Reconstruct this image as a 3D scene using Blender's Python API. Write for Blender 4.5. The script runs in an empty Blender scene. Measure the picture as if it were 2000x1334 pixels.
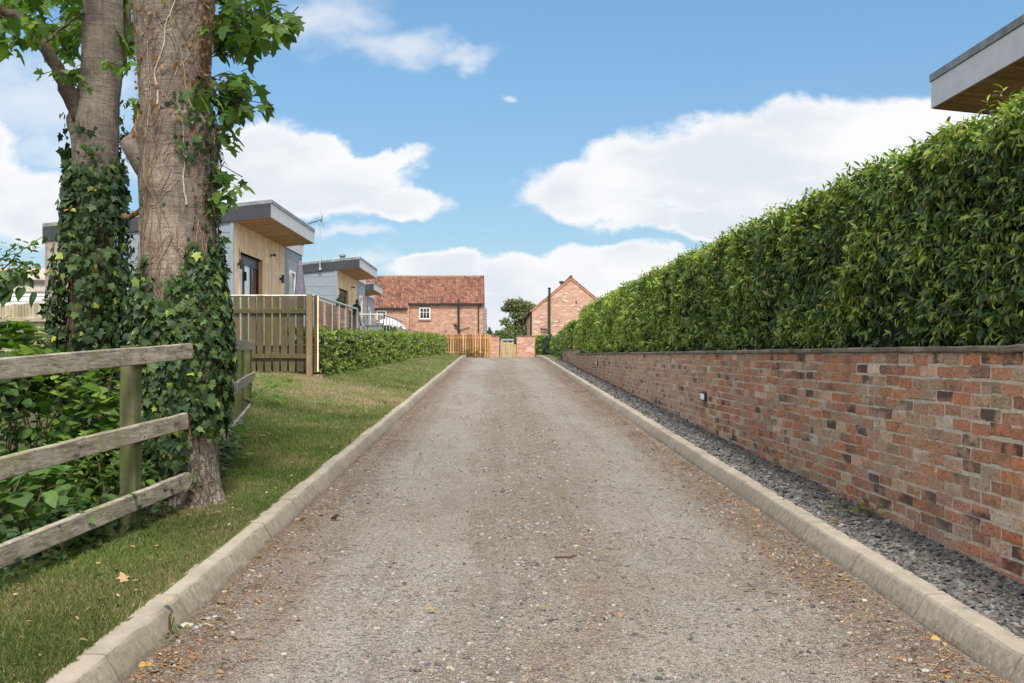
import bpy, math, random
import numpy as np
from mathutils import Vector, Matrix, noise as mnoise

R = np.random.default_rng(11)
random.seed(5)
scene = bpy.context.scene
COL = scene.collection
rad = math.radians

# ------------------------------------------------------------------ camera
cam_d = bpy.data.cameras.new("camera")
cam = bpy.data.objects.new("camera", cam_d)
COL.objects.link(cam)
cam.location = (0, 0, 1.4)
cam.rotation_euler = (rad(90), 0, 0)
cam_d.sensor_width = 36
cam_d.lens = 36
cam_d.shift_x = 0.015
cam_d.shift_y = 0.013
cam_d.clip_start = 0.05
cam_d.clip_end = 6000
scene.camera = cam

# ------------------------------------------------------------------ colour management
scene.view_settings.view_transform = 'Standard'
scene.view_settings.look = 'None'
scene.view_settings.exposure = 1.0
scene.view_settings.gamma = 1.0
scene.cycles.max_bounces = 6
scene.cycles.transparent_max_bounces = 8
scene.cycles.caustics_reflective = False
scene.cycles.caustics_refractive = False

# ------------------------------------------------------------------ sun (soft, high, over the photographer's right shoulder)
SUN_EL, SUN_AZ = 56.0, 166.0          # azimuth clockwise from +Y (the way the road runs)
sv = Vector((math.sin(rad(SUN_AZ)) * math.cos(rad(SUN_EL)), math.cos(rad(SUN_AZ)) * math.cos(rad(SUN_EL)), math.sin(rad(SUN_EL))))
sd = bpy.data.lights.new("sun", 'SUN')
sd.energy = 2.4
sd.angle = rad(10)
sd.color = (1.0, 0.95, 0.87)
sun = bpy.data.objects.new("sun", sd)
COL.objects.link(sun)
sun.rotation_euler = (-sv).to_track_quat('-Z', 'Y').to_euler()
sun.location = (0, -20, 40)

# ------------------------------------------------------------------ world: sky and clouds by direction
W = bpy.data.worlds.new("World")
scene.world = W
W.use_nodes = True
nt = W.node_tree
nt.nodes.clear()
NL = nt.links

def wn(t, **kw):
    n = nt.nodes.new(t)
    for k, v in kw.items():
        setattr(n, k, v)
    return n

def wmath(op, a, b=None, c=None, clamp=False):
    n = wn('ShaderNodeMath', operation=op, use_clamp=clamp)
    for i, v in enumerate((a, b, c)):
        if v is None:
            continue
        if isinstance(v, (int, float)):
            n.inputs[i].default_value = v
        else:
            NL.new(v, n.inputs[i])
    return n.outputs[0]

def wvec(op, a, b=None):
    n = wn('ShaderNodeVectorMath', operation=op)
    for i, v in enumerate((a, b)):
        if v is None:
            continue
        if isinstance(v, (tuple, list)):
            n.inputs[i].default_value = v
        else:
            NL.new(v, n.inputs[i])
    return n.outputs['Value'] if op == 'LENGTH' else n.outputs[0]

def wmap(v, a, b, c=0.0, d=1.0):
    n = wn('ShaderNodeMapRange', interpolation_type='SMOOTHSTEP')
    NL.new(v, n.inputs[0])
    for i, x in enumerate((a, b, c, d)):
        n.inputs[i + 1].default_value = x
    return n.outputs[0]

sky = wn('ShaderNodeTexSky', sky_type='NISHITA')
sky.sun_disc = False
sky.sun_elevation = rad(SUN_EL)
sky.sun_rotation = rad(SUN_AZ)
sky.air_density = 1.0
sky.dust_density = 0.6
sky.ozone_density = 1.6
tc = wn('ShaderNodeTexCoord')
sep = wn('ShaderNodeSeparateXYZ')
NL.new(tc.outputs['Generated'], sep.inputs[0])
dx, dy, dz = sep.outputs
ysafe = wmath('MAXIMUM', dy, 0.12)
u = wmath('DIVIDE', dx, ysafe)
v = wmath('DIVIDE', dz, ysafe)
comb = wn('ShaderNodeCombineXYZ')
NL.new(u, comb.inputs[0]); NL.new(v, comb.inputs[1])
P2 = comb.outputs[0]
# warp the plane so cloud edges billow
nw = wn('ShaderNodeTexNoise'); nw.inputs['Scale'].default_value = 9.0; nw.inputs['Detail'].default_value = 7.0; nw.inputs['Roughness'].default_value = 0.58
NL.new(wvec('MULTIPLY', P2, (1, 1.25, 1)), nw.inputs['Vector'])
warp = wvec('MULTIPLY', wvec('SUBTRACT', nw.outputs['Color'], (0.5, 0.5, 0.5)), (0.105, 0.085, 0))
PW = wvec('ADD', P2, warp)

def blobs(lst):
    acc = None
    for (px, py, rx, ry) in lst:
        c = ((px - 970) / 2000, (693 - py) / 2000, 0)
        q = wvec('MULTIPLY', wvec('SUBTRACT', PW, c), (2000 / rx, 2000 / ry, 0))
        f = wmath('SUBTRACT', 1.0, wvec('LENGTH', q))
        acc = f if acc is None else wmath('SMOOTH_MAX', acc, f, 0.12)
    return acc

cum = blobs([(1130, 372, 120, 62), (1250, 330, 130, 82), (1390, 320, 190, 105), (1560, 275, 190, 82), (1720, 285, 170, 105),
             (1560, 350, 260, 95), (1240, 420, 105, 42), (1420, 425, 160, 45), (1900, 300, 200, 110),
             (500, 325, 120, 105), (620, 305, 100, 52), (720, 312, 105, 34), (680, 350, 130, 42), (620, 380, 160, 62), (755, 395, 120, 40),
             (850, 535, 105, 36), (1010, 545, 120, 42), (1180, 530, 140, 50), (1290, 520, 90, 46), (1000, 620, 420, 75),
             (40, 400, 130, 85), (-120, 330, 200, 150), (2300, 380, 300, 200), (-500, 420, 260, 110)])
thin = blobs([(640, 20, 150, 70), (90, 190, 260, 150), (760, 80, 170, 40), (900, 95, 90, 26), (660, 465, 110, 17), (560, 468, 100, 16),
              (160, 300, 260, 60), (995, 180, 26, 12), (1000, 640, 900, 90), (690, 520, 110, 30)])
nf = wn('ShaderNodeTexNoise'); nf.inputs['Scale'].default_value = 17.0; nf.inputs['Detail'].default_value = 6.0; nf.inputs['Roughness'].default_value = 0.6
NL.new(wvec('MULTIPLY', P2, (1, 1.6, 1)), nf.inputs['Vector'])
fray = wmath('MULTIPLY', wmath('SUBTRACT', nf.outputs['Fac'], 0.5), 0.75)
d1 = wmap(wmath('ADD', cum, fray), -0.10, 0.26)
d2 = wmath('MULTIPLY', wmap(wmath('ADD', thin, wmath('MULTIPLY', fray, 1.6)), -0.10, 0.95), 0.62)
front = wmap(dy, 0.14, 0.30)
# general broken cloud for the rest of the sky
ng = wn('ShaderNodeTexNoise'); ng.inputs['Scale'].default_value = 2.6; ng.inputs['Detail'].default_value = 8.0
NL.new(wvec('MULTIPLY', tc.outputs['Generated'], (1, 1, 2.0)), ng.inputs['Vector'])
gen = wmap(ng.outputs['Fac'], 0.36, 0.56)
dens = wmath('MAXIMUM', wmath('MULTIPLY', wmath('MAXIMUM', d1, d2), front), wmath('MULTIPLY', gen, wmath('SUBTRACT', 1.0, front)))
dens = wmath('MULTIPLY', dens, wmap(dz, -0.02, 0.005))
# body tone: soft grey hollows inside the cumulus
nb = wn('ShaderNodeTexNoise'); nb.inputs['Scale'].default_value = 7.0; nb.inputs['Detail'].default_value = 5.0
NL.new(wvec('MULTIPLY', wvec('ADD', P2, (0.03, 0.05, 0)), (0.8, 1.9, 1)), nb.inputs['Vector'])
tone = wmath('MULTIPLY', wmap(nb.outputs['Fac'], 0.36, 0.62), wmap(cum, 0.10, 0.45))
cm = wn('ShaderNodeMix', data_type='RGBA')
NL.new(tone, cm.inputs[0])
cm.inputs[6].default_value = (0.97, 0.98, 1.0, 1)
cm.inputs[7].default_value = (0.77, 0.82, 0.885, 1)
bsky = wn('ShaderNodeBackground')
skyc = wn('ShaderNodeMix', data_type='RGBA', blend_type='MULTIPLY')
skyc.inputs[0].default_value = 1.0
lowc = wn('ShaderNodeMix', data_type='RGBA')
NL.new(wmap(dz, 0.05, 0.36), lowc.inputs[0]); lowc.inputs[6].default_value = (0.68, 0.77, 0.82, 1); lowc.inputs[7].default_value = (0.86, 1.10, 1.12, 1)
NL.new(sky.outputs[0], skyc.inputs[6]); NL.new(lowc.outputs[2], skyc.inputs[7])
NL.new(skyc.outputs[2], bsky.inputs[0]); bsky.inputs[1].default_value = 0.075
bcl = wn('ShaderNodeBackground'); NL.new(cm.outputs[2], bcl.inputs[0]); NL.new(wmath('ADD', 0.50, wmath('MULTIPLY', wmath('SUBTRACT', 1.0, front), 0.62)), bcl.inputs[1])   # unseen clouds outside the view, brightened to add soft fill light
mx = wn('ShaderNodeMixShader')
NL.new(dens, mx.inputs[0]); NL.new(bsky.outputs[0], mx.inputs[1]); NL.new(bcl.outputs[0], mx.inputs[2])
wo = wn('ShaderNodeOutputWorld'); NL.new(mx.outputs[0], wo.inputs[0])

# ================================================================== helpers
def at(px, py, y):
    """a point at distance y down the road, read off the photograph (2000 px wide)"""
    return np.array(((px - 970) * y / 2000.0, y, 1.4 + (693 - py) * y / 2000.0))

class MB:
    def __init__(s):
        s.v = []; s.c = []; s.n = 0; s.lt = []; s.li = []
    def add(s, v, faces, col=(1, 1, 1), a=1.0):
        v = np.asarray(v, float).reshape(-1, 3)
        k = len(v)
        c = np.empty((k, 4)); c[:, 3] = a
        col = np.asarray(col, float)
        if col.ndim == 2 and col.shape[1] == 4:
            c[:] = col
        else:
            c[:, :3] = col
        s.v.append(v); s.c.append(c)
        if isinstance(faces, np.ndarray):
            s.lt.append(np.full(len(faces), faces.shape[1])); s.li.append(faces.reshape(-1) + s.n)
        else:
            s.lt.append(np.array([len(f) for f in faces])); s.li.append(np.array([i for f in faces for i in f]) + s.n)
        s.n += k
        return s
    def inst(s, tv, tf, pos, rot, scale, col, a=None):
        """N copies of a small template: tv (n,3), tf list, pos (N,3), rot (N,3,3) columns=axes, scale (N,) or (N,3), col (N,3)"""
        N, n = len(pos), tv.shape[-2]
        if N == 0:
            return s
        scale = np.asarray(scale, float)
        if scale.ndim == 1:
            scale = np.repeat(scale[:, None], 3, 1)
        loc = tv[None] * scale[:, None, :] if tv.ndim == 2 else tv * scale[:, None, :]
        w = np.einsum('nij,nkj->nki', rot, loc) + pos[:, None, :]
        c = np.ones((N, n, 4)); c[:, :, :3] = np.asarray(col)[:, None, :]
        if a is not None:
            c[:, :, 3] = np.asarray(a)[:, None]
        s.v.append(w.reshape(-1, 3)); s.c.append(c.reshape(-1, 4))
        by = {}
        for f in tf:
            by.setdefault(len(f), []).append(f)
        off = (np.arange(N) * n)[:, None, None] + s.n
        for k, fs in by.items():
            idx = np.array(fs)[None] + off
            s.lt.append(np.full(N * len(fs), k)); s.li.append(idx.reshape(-1))
        s.n += N * n
        return s
    def box(s, a, b, col=(1, 1, 1)):
        (x0, y0, z0), (x1, y1, z1) = a, b
        x0, x1 = min(x0, x1), max(x0, x1); y0, y1 = min(y0, y1), max(y0, y1); z0, z1 = min(z0, z1), max(z0, z1)
        v = [(x0, y0, z0), (x1, y0, z0), (x1, y1, z0), (x0, y1, z0), (x0, y0, z1), (x1, y0, z1), (x1, y1, z1), (x0, y1, z1)]
        return s.add(v, [(0, 3, 2, 1), (4, 5, 6, 7), (0, 1, 5, 4), (1, 2, 6, 5), (2, 3, 7, 6), (3, 0, 4, 7)], col)
    def hexa(s, v8, col=(1, 1, 1)):
        return s.add(v8, [(0, 3, 2, 1), (4, 5, 6, 7), (0, 1, 5, 4), (1, 2, 6, 5), (2, 3, 7, 6), (3, 0, 4, 7)], col)
    def beam(s, p0, p1, w, h, seg=8, jit=0.002, col=(1, 1, 1), bev=0.006, up=(0, 0, 1)):
        """a sawn timber from p0 to p1, w across, h along 'up', slightly uneven, edges eased"""
        p0 = np.array(p0, float); p1 = np.array(p1, float)
        d = p1 - p0; L = np.linalg.norm(d); d /= L
        upv = np.array(up, float); sd_ = np.cross(d, upv); sd_ /= np.linalg.norm(sd_); upv = np.cross(sd_, d)
        a, b = w / 2, h / 2
        prof = [(-a + bev, -b), (a - bev, -b), (a, -b + bev), (a, b - bev), (a - bev, b), (-a + bev, b), (-a, b - bev), (-a, -b + bev)]
        vs = []
        for i in range(seg + 1):
            t = i / seg
            o = p0 + d * L * t + upv * R.normal(0, jit) + sd_ * R.normal(0, jit)
            for (x, z) in prof:
                vs.append(o + sd_ * (x + R.normal(0, jit * .4)) + upv * (z + R.normal(0, jit * .4)))
        fs = []
        for i in range(seg):
            for k in range(8):
                fs.append((i * 8 + k, i * 8 + (k + 1) % 8, i * 8 + 8 + (k + 1) % 8, i * 8 + 8 + k))
        fs.append(tuple(range(7, -1, -1))); fs.append(tuple(seg * 8 + k for k in range(8)))
        return s.add(vs, fs, col)
    def tube(s, pts, rr, seg=8, col=(1, 1, 1), cap=True):
        pts = np.array(pts, float); n = len(pts)
        rr = np.full(n, rr) if np.isscalar(rr) else np.array(rr, float)
        t = np.gradient(pts, axis=0); t /= np.linalg.norm(t, axis=1)[:, None] + 1e-9
        ref = np.array([0.0, 0, 1]) if abs(t[0][2]) < .9 else np.array([0.0, 1, 0])
        vs = []
        ang = np.arange(seg) * 2 * math.pi / seg
        for i in range(n):
            a = np.cross(t[i], ref); a /= np.linalg.norm(a) + 1e-9
            b = np.cross(t[i], a); ref = np.cross(a, t[i])
            ref = ref / (np.linalg.norm(ref) + 1e-9)
            vs.append(pts[i] + rr[i] * (np.cos(ang)[:, None] * a + np.sin(ang)[:, None] * b))
        fs = [(i * seg + k, i * seg + (k + 1) % seg, (i + 1) * seg + (k + 1) % seg, (i + 1) * seg + k) for i in range(n - 1) for k in range(seg)]
        if cap:
            fs += [tuple(range(seg - 1, -1, -1)), tuple((n - 1) * seg + k for k in range(seg))]
        return s.add(np.concatenate(vs), fs, col)
    def lathe(s, c, prof, seg=20, col=(1, 1, 1)):
        """prof: [(r, z)] around the vertical through c"""
        ang = np.arange(seg) * 2 * math.pi / seg
        vs = [(c[0] + r * math.cos(a), c[1] + r * math.sin(a), c[2] + z) for (r, z) in prof for a in ang]
        n = len(prof)
        fs = [(i * seg + k, i * seg + (k + 1) % seg, (i + 1) * seg + (k + 1) % seg, (i + 1) * seg + k) for i in range(n - 1) for k in range(seg)]
        fs += [tuple(range(seg - 1, -1, -1)), tuple((n - 1) * seg + k for k in range(seg))]
        return s.add(vs, fs, col)
    def build(s, name, m, parent=None, smooth=False):
        me = bpy.data.meshes.new(name)
        v = np.concatenate(s.v).astype(np.float32); c = np.concatenate(s.c).astype(np.float32)
        lt = np.concatenate(s.lt).astype(np.int32); li = np.concatenate(s.li).astype(np.int32)
        me.vertices.add(len(v)); me.vertices.foreach_set('co', v.reshape(-1))
        me.loops.add(len(li)); me.loops.foreach_set('vertex_index', li)
        me.polygons.add(len(lt))
        st = np.zeros(len(lt), np.int32); st[1:] = np.cumsum(lt)[:-1]
        me.polygons.foreach_set('loop_start', st); me.polygons.foreach_set('loop_total', lt)
        me.polygons.foreach_set('use_smooth', np.full(len(lt), bool(smooth)))
        ca = me.attributes.new('col', 'FLOAT_COLOR', 'POINT'); ca.data.foreach_set('color', c.reshape(-1))
        me.update(calc_edges=True); me.validate()
        o = bpy.data.objects.new(name, me)
        COL.objects.link(o)
        if m is not None:
            me.materials.append(m)
        if parent is not None:
            put(o, parent)
        return o

def put(o, parent):
    o.parent = parent
    if parent.parent is None:
        o.matrix_parent_inverse = Matrix.Translation(-parent.location)
    return o

def tag(o, label=None, cat=None, group=None, kind=None):
    for k, x in (('label', label), ('category', cat), ('group', group), ('kind', kind)):
        if x:
            o[k] = x
    return o

def thing(name, label, cat, loc=(0, 0, 0), group=None):
    o = bpy.data.objects.new(name, None)
    COL.objects.link(o)
    o.location = [float(q) for q in loc]
    o.empty_display_size = 0.3
    return tag(o, label, cat, group)

def basis(fwd, nor):
    """rotation matrices with local +Y along fwd and local +Z near nor"""
    y = fwd / (np.linalg.norm(fwd, axis=1)[:, None] + 1e-9)
    z = nor - (nor * y).sum(1)[:, None] * y
    z /= np.linalg.norm(z, axis=1)[:, None] + 1e-9
    x = np.cross(y, z)
    return np.stack([x, y, z], axis=2)

def unit(a):
    return a / (np.linalg.norm(a, axis=-1, keepdims=True) + 1e-9)

def sstep(a, b, x):
    t = np.clip((np.asarray(x, float) - a) / (b - a), 0, 1)
    return t * t * (3 - 2 * t)

def pick(pal, n, w=None):
    pal = np.array(pal, float)
    i = R.choice(len(pal), n, p=None if w is None else np.array(w) / sum(w))
    c = pal[i] * R.uniform(.8, 1.2, (n, 1)) * R.uniform(.93, 1.07, (n, 3))
    return c

# ------------------------------------------------------------------ materials
class NM:
    def __init__(s, name):
        s.m = bpy.data.materials.new(name); s.m.use_nodes = True
        s.t = s.m.node_tree; s.t.nodes.clear(); s.L = s.t.links
        s.out = s.t.nodes.new('ShaderNodeOutputMaterial')
        s.p = s.t.nodes.new('ShaderNodeBsdfPrincipled')
        s.L.new(s.p.outputs[0], s.out.inputs[0])
        s.tc = s.t.nodes.new('ShaderNodeTexCoord').outputs['Object']
    def n(s, t, **kw):
        q = s.t.nodes.new(t)
        for k, v_ in kw.items():
            setattr(q, k, v_)
        return q
    def set(s, sock, v_):
        if isinstance(v_, (int, float)):
            sock.default_value = v_
        elif isinstance(v_, (tuple, list)):
            sock.default_value = tuple(v_) + (1,) if len(v_) == 3 and sock.type == 'RGBA' else v_
        else:
            s.L.new(v_, sock)
    def mapv(s, sc=(1, 1, 1), rot=(0, 0, 0), src=None):
        q = s.n('ShaderNodeMapping'); s.set(q.inputs[0], src or s.tc)
        q.inputs['Scale'].default_value = sc; q.inputs['Rotation'].default_value = rot
        return q.outputs[0]
    def noise(s, scale, detail=4, rough=.55, vec=None, dist=0.0, out='Fac'):
        q = s.n('ShaderNodeTexNoise'); s.set(q.inputs['Vector'], vec or s.tc)
        q.inputs['Scale'].default_value = scale; q.inputs['Detail'].default_value = detail
        q.inputs['Roughness'].default_value = rough; q.inputs['Distortion'].default_value = dist
        return q.outputs[out]
    def voro(s, scale, vec=None, out='Distance', feat='F1'):
        q = s.n('ShaderNodeTexVoronoi', feature=feat); s.set(q.inputs['Vector'], vec or s.tc)
        q.inputs['Scale'].default_value = scale
        return q.outputs[out]
    def mth(s, op, a, b=None, clamp=False):
        q = s.n('ShaderNodeMath', operation=op, use_clamp=clamp)
        s.set(q.inputs[0], a)
        if b is not None:
            s.set(q.inputs[1], b)
        return q.outputs[0]
    def rng(s, v_, a, b, c=0.0, d=1.0, smooth=True):
        q = s.n('ShaderNodeMapRange', interpolation_type='SMOOTHSTEP' if smooth else 'LINEAR')
        s.set(q.inputs[0], v_)
        for i, x in enumerate((a, b, c, d)):
            q.inputs[i + 1].default_value = x
        return q.outputs[0]
    def mix(s, f, a, b, mode='MIX'):
        q = s.n('ShaderNodeMix', data_type='RGBA', blend_type=mode)
        s.set(q.inputs[0], f); s.set(q.inputs[6], a); s.set(q.inputs[7], b)
        return q.outputs[2]
    def ramp(s, f, stops, const=False):
        q = s.n('ShaderNodeValToRGB'); s.set(q.inputs[0], f)
        cr = q.color_ramp
        cr.interpolation = 'CONSTANT' if const else 'LINEAR'
        while len(cr.elements) < len(stops):
            cr.elements.new(.5)
        for e, (p, c) in zip(cr.elements, stops):
            e.position = p; e.color = tuple(c) + (1,)
        return q.outputs[0]
    def attr(s, out='Color'):
        q = s.n('ShaderNodeAttribute'); q.attribute_name = 'col'
        return q.outputs[out]
    def xyz(s):
        q = s.n('ShaderNodeSeparateXYZ'); s.L.new(s.tc, q.inputs[0])
        return q.outputs
    def bump(s, h, strength=.5, dist=.01, chain=None):
        q = s.n('ShaderNodeBump'); s.set(q.inputs['Height'], h)
        q.inputs['Strength'].default_value = strength; q.inputs['Distance'].default_value = dist
        if chain is not None:
            s.L.new(chain, q.inputs['Normal'])
        return q.outputs[0]
    def fin(s, col, rough=.8, nor=None, spec=.4, metal=0.0):
        s.set(s.p.inputs['Base Color'], col); s.set(s.p.inputs['Roughness'], rough)
        s.p.inputs['Specular IOR Level'].default_value = spec
        s.p.inputs['Metallic'].default_value = metal
        if nor is not None:
            s.L.new(nor, s.p.inputs['Normal'])
        return s.m

def m_attr(name, rough=.8, nscale=30, amt=.25, bump=0.0, spec=.3):
    q = NM(name)
    nz = q.noise(nscale, 5)
    c = q.mix(amt, q.attr(), q.mix(1.0, q.attr(), q.ramp(nz, [(.3, (.35, .35, .35)), (.7, (1.7, 1.7, 1.7))]), 'MULTIPLY'))
    return q.fin(c, rough, q.bump(nz, bump, .004) if bump else None, spec)

def m_leaf(name, rough=.42, spec=.45, trans=.3, vein=True):
    q = NM(name)
    c = q.attr()
    nz = q.noise(14, 3)
    c = q.mix(.35, c, q.mix(1.0, c, q.ramp(nz, [(.3, (.6, .65, .6)), (.7, (1.35, 1.3, 1.2))]), 'MULTIPLY'))
    q.fin(c, rough, q.bump(q.noise(120, 2), .25, .002), spec)
    tr = q.n('ShaderNodeBsdfTranslucent'); q.set(tr.inputs[0], q.mix(1.0, c, (1.25, 1.35, .55), 'MULTIPLY'))
    mxs = q.n('ShaderNodeMixShader'); mxs.inputs[0].default_value = trans
    q.L.new(q.p.outputs[0], mxs.inputs[1]); q.L.new(tr.outputs[0], mxs.inputs[2]); q.L.new(mxs.outputs[0], q.out.inputs[0])
    return q.m

def m_plain(name, col, rough=.6, spec=.4, metal=0.0, var=.12, nscale=12, sc=(1, 1, 1), bump=0.05):
    q = NM(name)
    nz = q.noise(nscale, 6, .6, q.mapv(sc))
    c = q.mix(q.rng(nz, .3, .7), tuple(x * (1 - var) for x in col), tuple(min(1, x * (1 + var)) for x in col))
    return q.fin(c, rough, q.bump(nz, bump, .01), spec, metal)

def m_wood(name, base, dark, green=None, sc=(30, 30, 1.5), rough=.85, streak=.5, knots=False, gamt=(.42, .62)):
    q = NM(name)
    vec = q.mapv(sc)
    g1 = q.noise(1.0, 8, .65, vec, .6)
    g2 = q.noise(3.2, 5, .6, vec, .3)
    c = q.mix(q.rng(g1, .32, .68), dark, base)
    c = q.mix(q.mth('MULTIPLY', q.rng(g2, .52, .75), streak), c, tuple(x * .35 for x in dark))
    c = q.mix(q.rng(q.noise(4.0, 4), .45, .75, 0, .55), c, tuple(min(1, x * 1.35) for x in base))
    if green:
        gm = q.mth('MULTIPLY', q.rng(q.noise(5, 6, .65), *gamt), .75)
        c = q.mix(gm, c, green)
    if knots:
        kd = q.voro(1.0, q.mapv((9, 3.2, 9)))
        c = q.mix(q.rng(kd, .20, .06, 0, .85), c, tuple(x * .30 for x in dark))
        c = q.mix(q.rng(q.noise(11, 6, .75, q.mapv((1, .35, 1.6))), .52, .66, 0, .75), c, tuple(x * .45 for x in dark))
        c = q.mix(q.rng(q.noise(60, 4, .7, q.mapv((1, .25, 1))), .55, .70, 0, .55), c, tuple(min(1, x * 1.5) for x in base))
    c = q.mix(1.0, c, q.attr(), 'MULTIPLY')
    h = q.mth('ADD', g1, q.mth('MULTIPLY', g2, .6))
    return q.fin(c, rough, q.bump(h, .55, .006), .2)

def m_brickfar(name, pal, mortar, axis='x', bw=.225, bh=.075):
    q = NM(name)
    x, y, z = q.xyz()
    cb = q.n('ShaderNodeCombineXYZ')
    q.L.new(q.mth('ADD', x, y), cb.inputs[0]); q.L.new(z, cb.inputs[1])
    b = q.n('ShaderNodeTexBrick'); q.L.new(cb.outputs[0], b.inputs['Vector'])
    b.inputs['Color1'].default_value = (0, 0, 0, 1); b.inputs['Color2'].default_value = (1, 1, 1, 1); b.inputs['Mortar'].default_value = (.5, .5, .5, 1)
    b.inputs['Scale'].default_value = 1.0; b.inputs['Mortar Size'].default_value = .012; b.inputs['Bias'].default_value = 0.0
    b.inputs['Brick Width'].default_value = bw; b.inputs['Row Height'].default_value = bh
    n = len(pal)
    c = q.ramp(b.outputs['Color'], [(i / n, p) for i, p in enumerate(pal)], True)
    c = q.mix(q.rng(q.noise(1.6, 6, .65), .35, .7, 0, .55), c, tuple(np.mean(pal, 0) * 1.15))
    c = q.mix(q.mth('MULTIPLY', b.outputs['Fac'], .75), c, mortar)
    c = q.mix(q.rng(q.noise(9, 5, .7), .4, .75, 0, .5), c, tuple(np.mean(pal, 0) * .6))
    c = q.mix(.20, c, (.34, .265, .21))
    return q.fin(c, .9, q.bump(b.outputs['Fac'], -.4, .01), .2)

M = {}
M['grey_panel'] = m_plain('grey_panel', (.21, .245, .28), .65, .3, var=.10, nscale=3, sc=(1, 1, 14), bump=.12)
M['grey_panel_lit'] = m_plain('grey_panel_lit', (.25, .28, .31), .65, .3, var=.10, nscale=3, sc=(1, 1, 14), bump=.12)  # same cladding as the gable; the front's brighter light is put into the colour
M['fascia_dark'] = m_plain('fascia_dark', (.036, .039, .046), .55, .35, var=.15, nscale=5)  # side and front fascia split in tone; their lighting is put into the colour
M['fascia_light'] = m_plain('fascia_light', (.54, .53, .54), .6, .35, var=.07, nscale=5)
M['trim'] = m_plain('trim', (.20, .20, .205), .5, .4, var=.35, nscale=6)
M['larch'] = m_wood('larch', (.80, .60, .40), (.64, .45, .27), None, (14, 14, .8), .7, .2)
M['larch_grey'] = m_wood('larch_grey', (.36, .30, .25), (.20, .16, .13), None, (14, 14, .6), .8, .35)
M['soffit'] = m_wood('soffit', (.50, .31, .17), (.36, .21, .10), None, (1.2, 14, 14), .7, .25)
M['black'] = m_plain('black', (.012, .012, .014), .4, .5)
M['black_pipe'] = m_plain('black_pipe', (.018, .018, .02), .45, .5)
M['white_frame'] = m_plain('white_frame', (.74, .72, .68), .5, .4, var=.05)
M['cream'] = m_plain('cream', (.70, .68, .62), .6, .4, var=.06, nscale=2, sc=(1, 1, 8))
M['galv'] = m_plain('galv', (.50, .49, .46), .38, .5, .6, var=.12, nscale=20)
M['blind'] = m_plain('blind', (.78, .79, .82), .6, .4, var=.03)
M['fabric_grey'] = m_plain('fabric_grey', (.15, .14, .17), .9, .2, var=.2, nscale=20)
M['fabric_white'] = m_plain('fabric_white', (.80, .80, .82), .9, .2, var=.05)
M['red'] = m_plain('red', (.45, .05, .04), .5)
M['terracotta'] = m_plain('terracotta', (.30, .12, .07), .8)
M['darkgrey'] = m_plain('darkgrey', (.05, .052, .056), .7)
M['earth'] = m_plain('earth', (.06, .045, .03), .95, .1, var=.5, nscale=9)
def glass_pane(name, tint=(.02, .025, .03)):
    q = NM(name)
    m = q.fin(tint, .03, None, .8)
    return m
M['pane'] = glass_pane('pane')
def glass_clear(ior=1.5):
    q = NM('clear_glass')
    tr = q.n('ShaderNodeBsdfTransparent'); tr.inputs[0].default_value = (.93, .96, .95, 1)
    gl = q.n('ShaderNodeBsdfGlossy'); gl.inputs['Roughness'].default_value = .01
    fr = q.n('ShaderNodeFresnel'); fr.inputs[0].default_value = ior
    mxs = q.n('ShaderNodeMixShader')
    if ior > 1.2:
        q.L.new(fr.outputs[0], mxs.inputs[0])
    else:
        mxs.inputs[0].default_value = .10
    q.L.new(tr.outputs[0], mxs.inputs[1]); q.L.new(gl.outputs[0], mxs.inputs[2])
    q.L.new(mxs.outputs[0], q.out.inputs[0])
    return q.m
M['glass'] = glass_clear(1.42)
M['glass_thin'] = glass_clear(1.10)
def m_spot():
    q = NM('downlight_lens')
    q.fin((.9, .85, .7), .3)
    q.p.inputs['Emission Color'].default_value = (1, .85, .6, 1); q.p.inputs['Emission Strength'].default_value = 1.5
    return q.m
M['lens'] = m_spot()
M['leaf'] = m_leaf('leaf')
M['leaf_gloss'] = m_leaf('leaf_gloss', .40, .42, .27)
M['leaf_thin'] = m_leaf('leaf_thin', .5, .4, .45)
M['ivy'] = m_leaf('ivy', .5, .28, .15)
M['farleaf'] = m_leaf('farleaf', .7, .2, .25)
M['grassblade'] = m_leaf('grassblade', .7, .15, .4)
M['litter'] = m_attr('litter', .85, 60, .3)
M['twig'] = m_plain('twig', (.10, .07, .045), .9, .1, var=.4, nscale=20)
M['post_wood'] = m_wood('post_wood', (.19, .17, .11), (.10, .095, .055), (.075, .090, .020), (26, 26, 1.2), .9, .5, gamt=(.34, .52))
M['rail_wood'] = m_wood('rail_wood', (.40, .35, .27), (.17, .145, .105), (.21, .205, .10), (30, 1.9, 34), .9, .95, gamt=(.50, .66), knots=True)
M['pal_wood'] = m_wood('pal_wood', (.118, .090, .050), (.066, .049, .027), (.066, .072, .026), (26, 26, 1.0), .85, .35)
M['pal_post'] = m_wood('pal_post', (.235, .168, .098), (.16, .108, .057), None, (26, 26, 1.0), .85, .35)
M['orange_wood'] = m_wood('orange_wood', (.52, .30, .14), (.36, .19, .08), None, (18, 18, .7), .8, .25)
M['gate_wood'] = m_wood('gate_wood', (.50, .36, .19), (.32, .21, .10), (.35, .28, .13), (18, 18, .7), .8, .3)
M['old_board'] = m_wood('old_board', (.42, .35, .27), (.27, .21, .15), (.27, .25, .13), (20, 20, .7), .9, .4)
M['barn_brick'] = m_brickfar('barn_brick', [(.40, .17, .10), (.48, .22, .13), (.34, .15, .09), (.55, .28, .18), (.44, .19, .11), (.20, .10, .07), (.66, .44, .32), (.46, .22, .13)], (.50, .36, .27), bw=.26, bh=.085)
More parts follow.
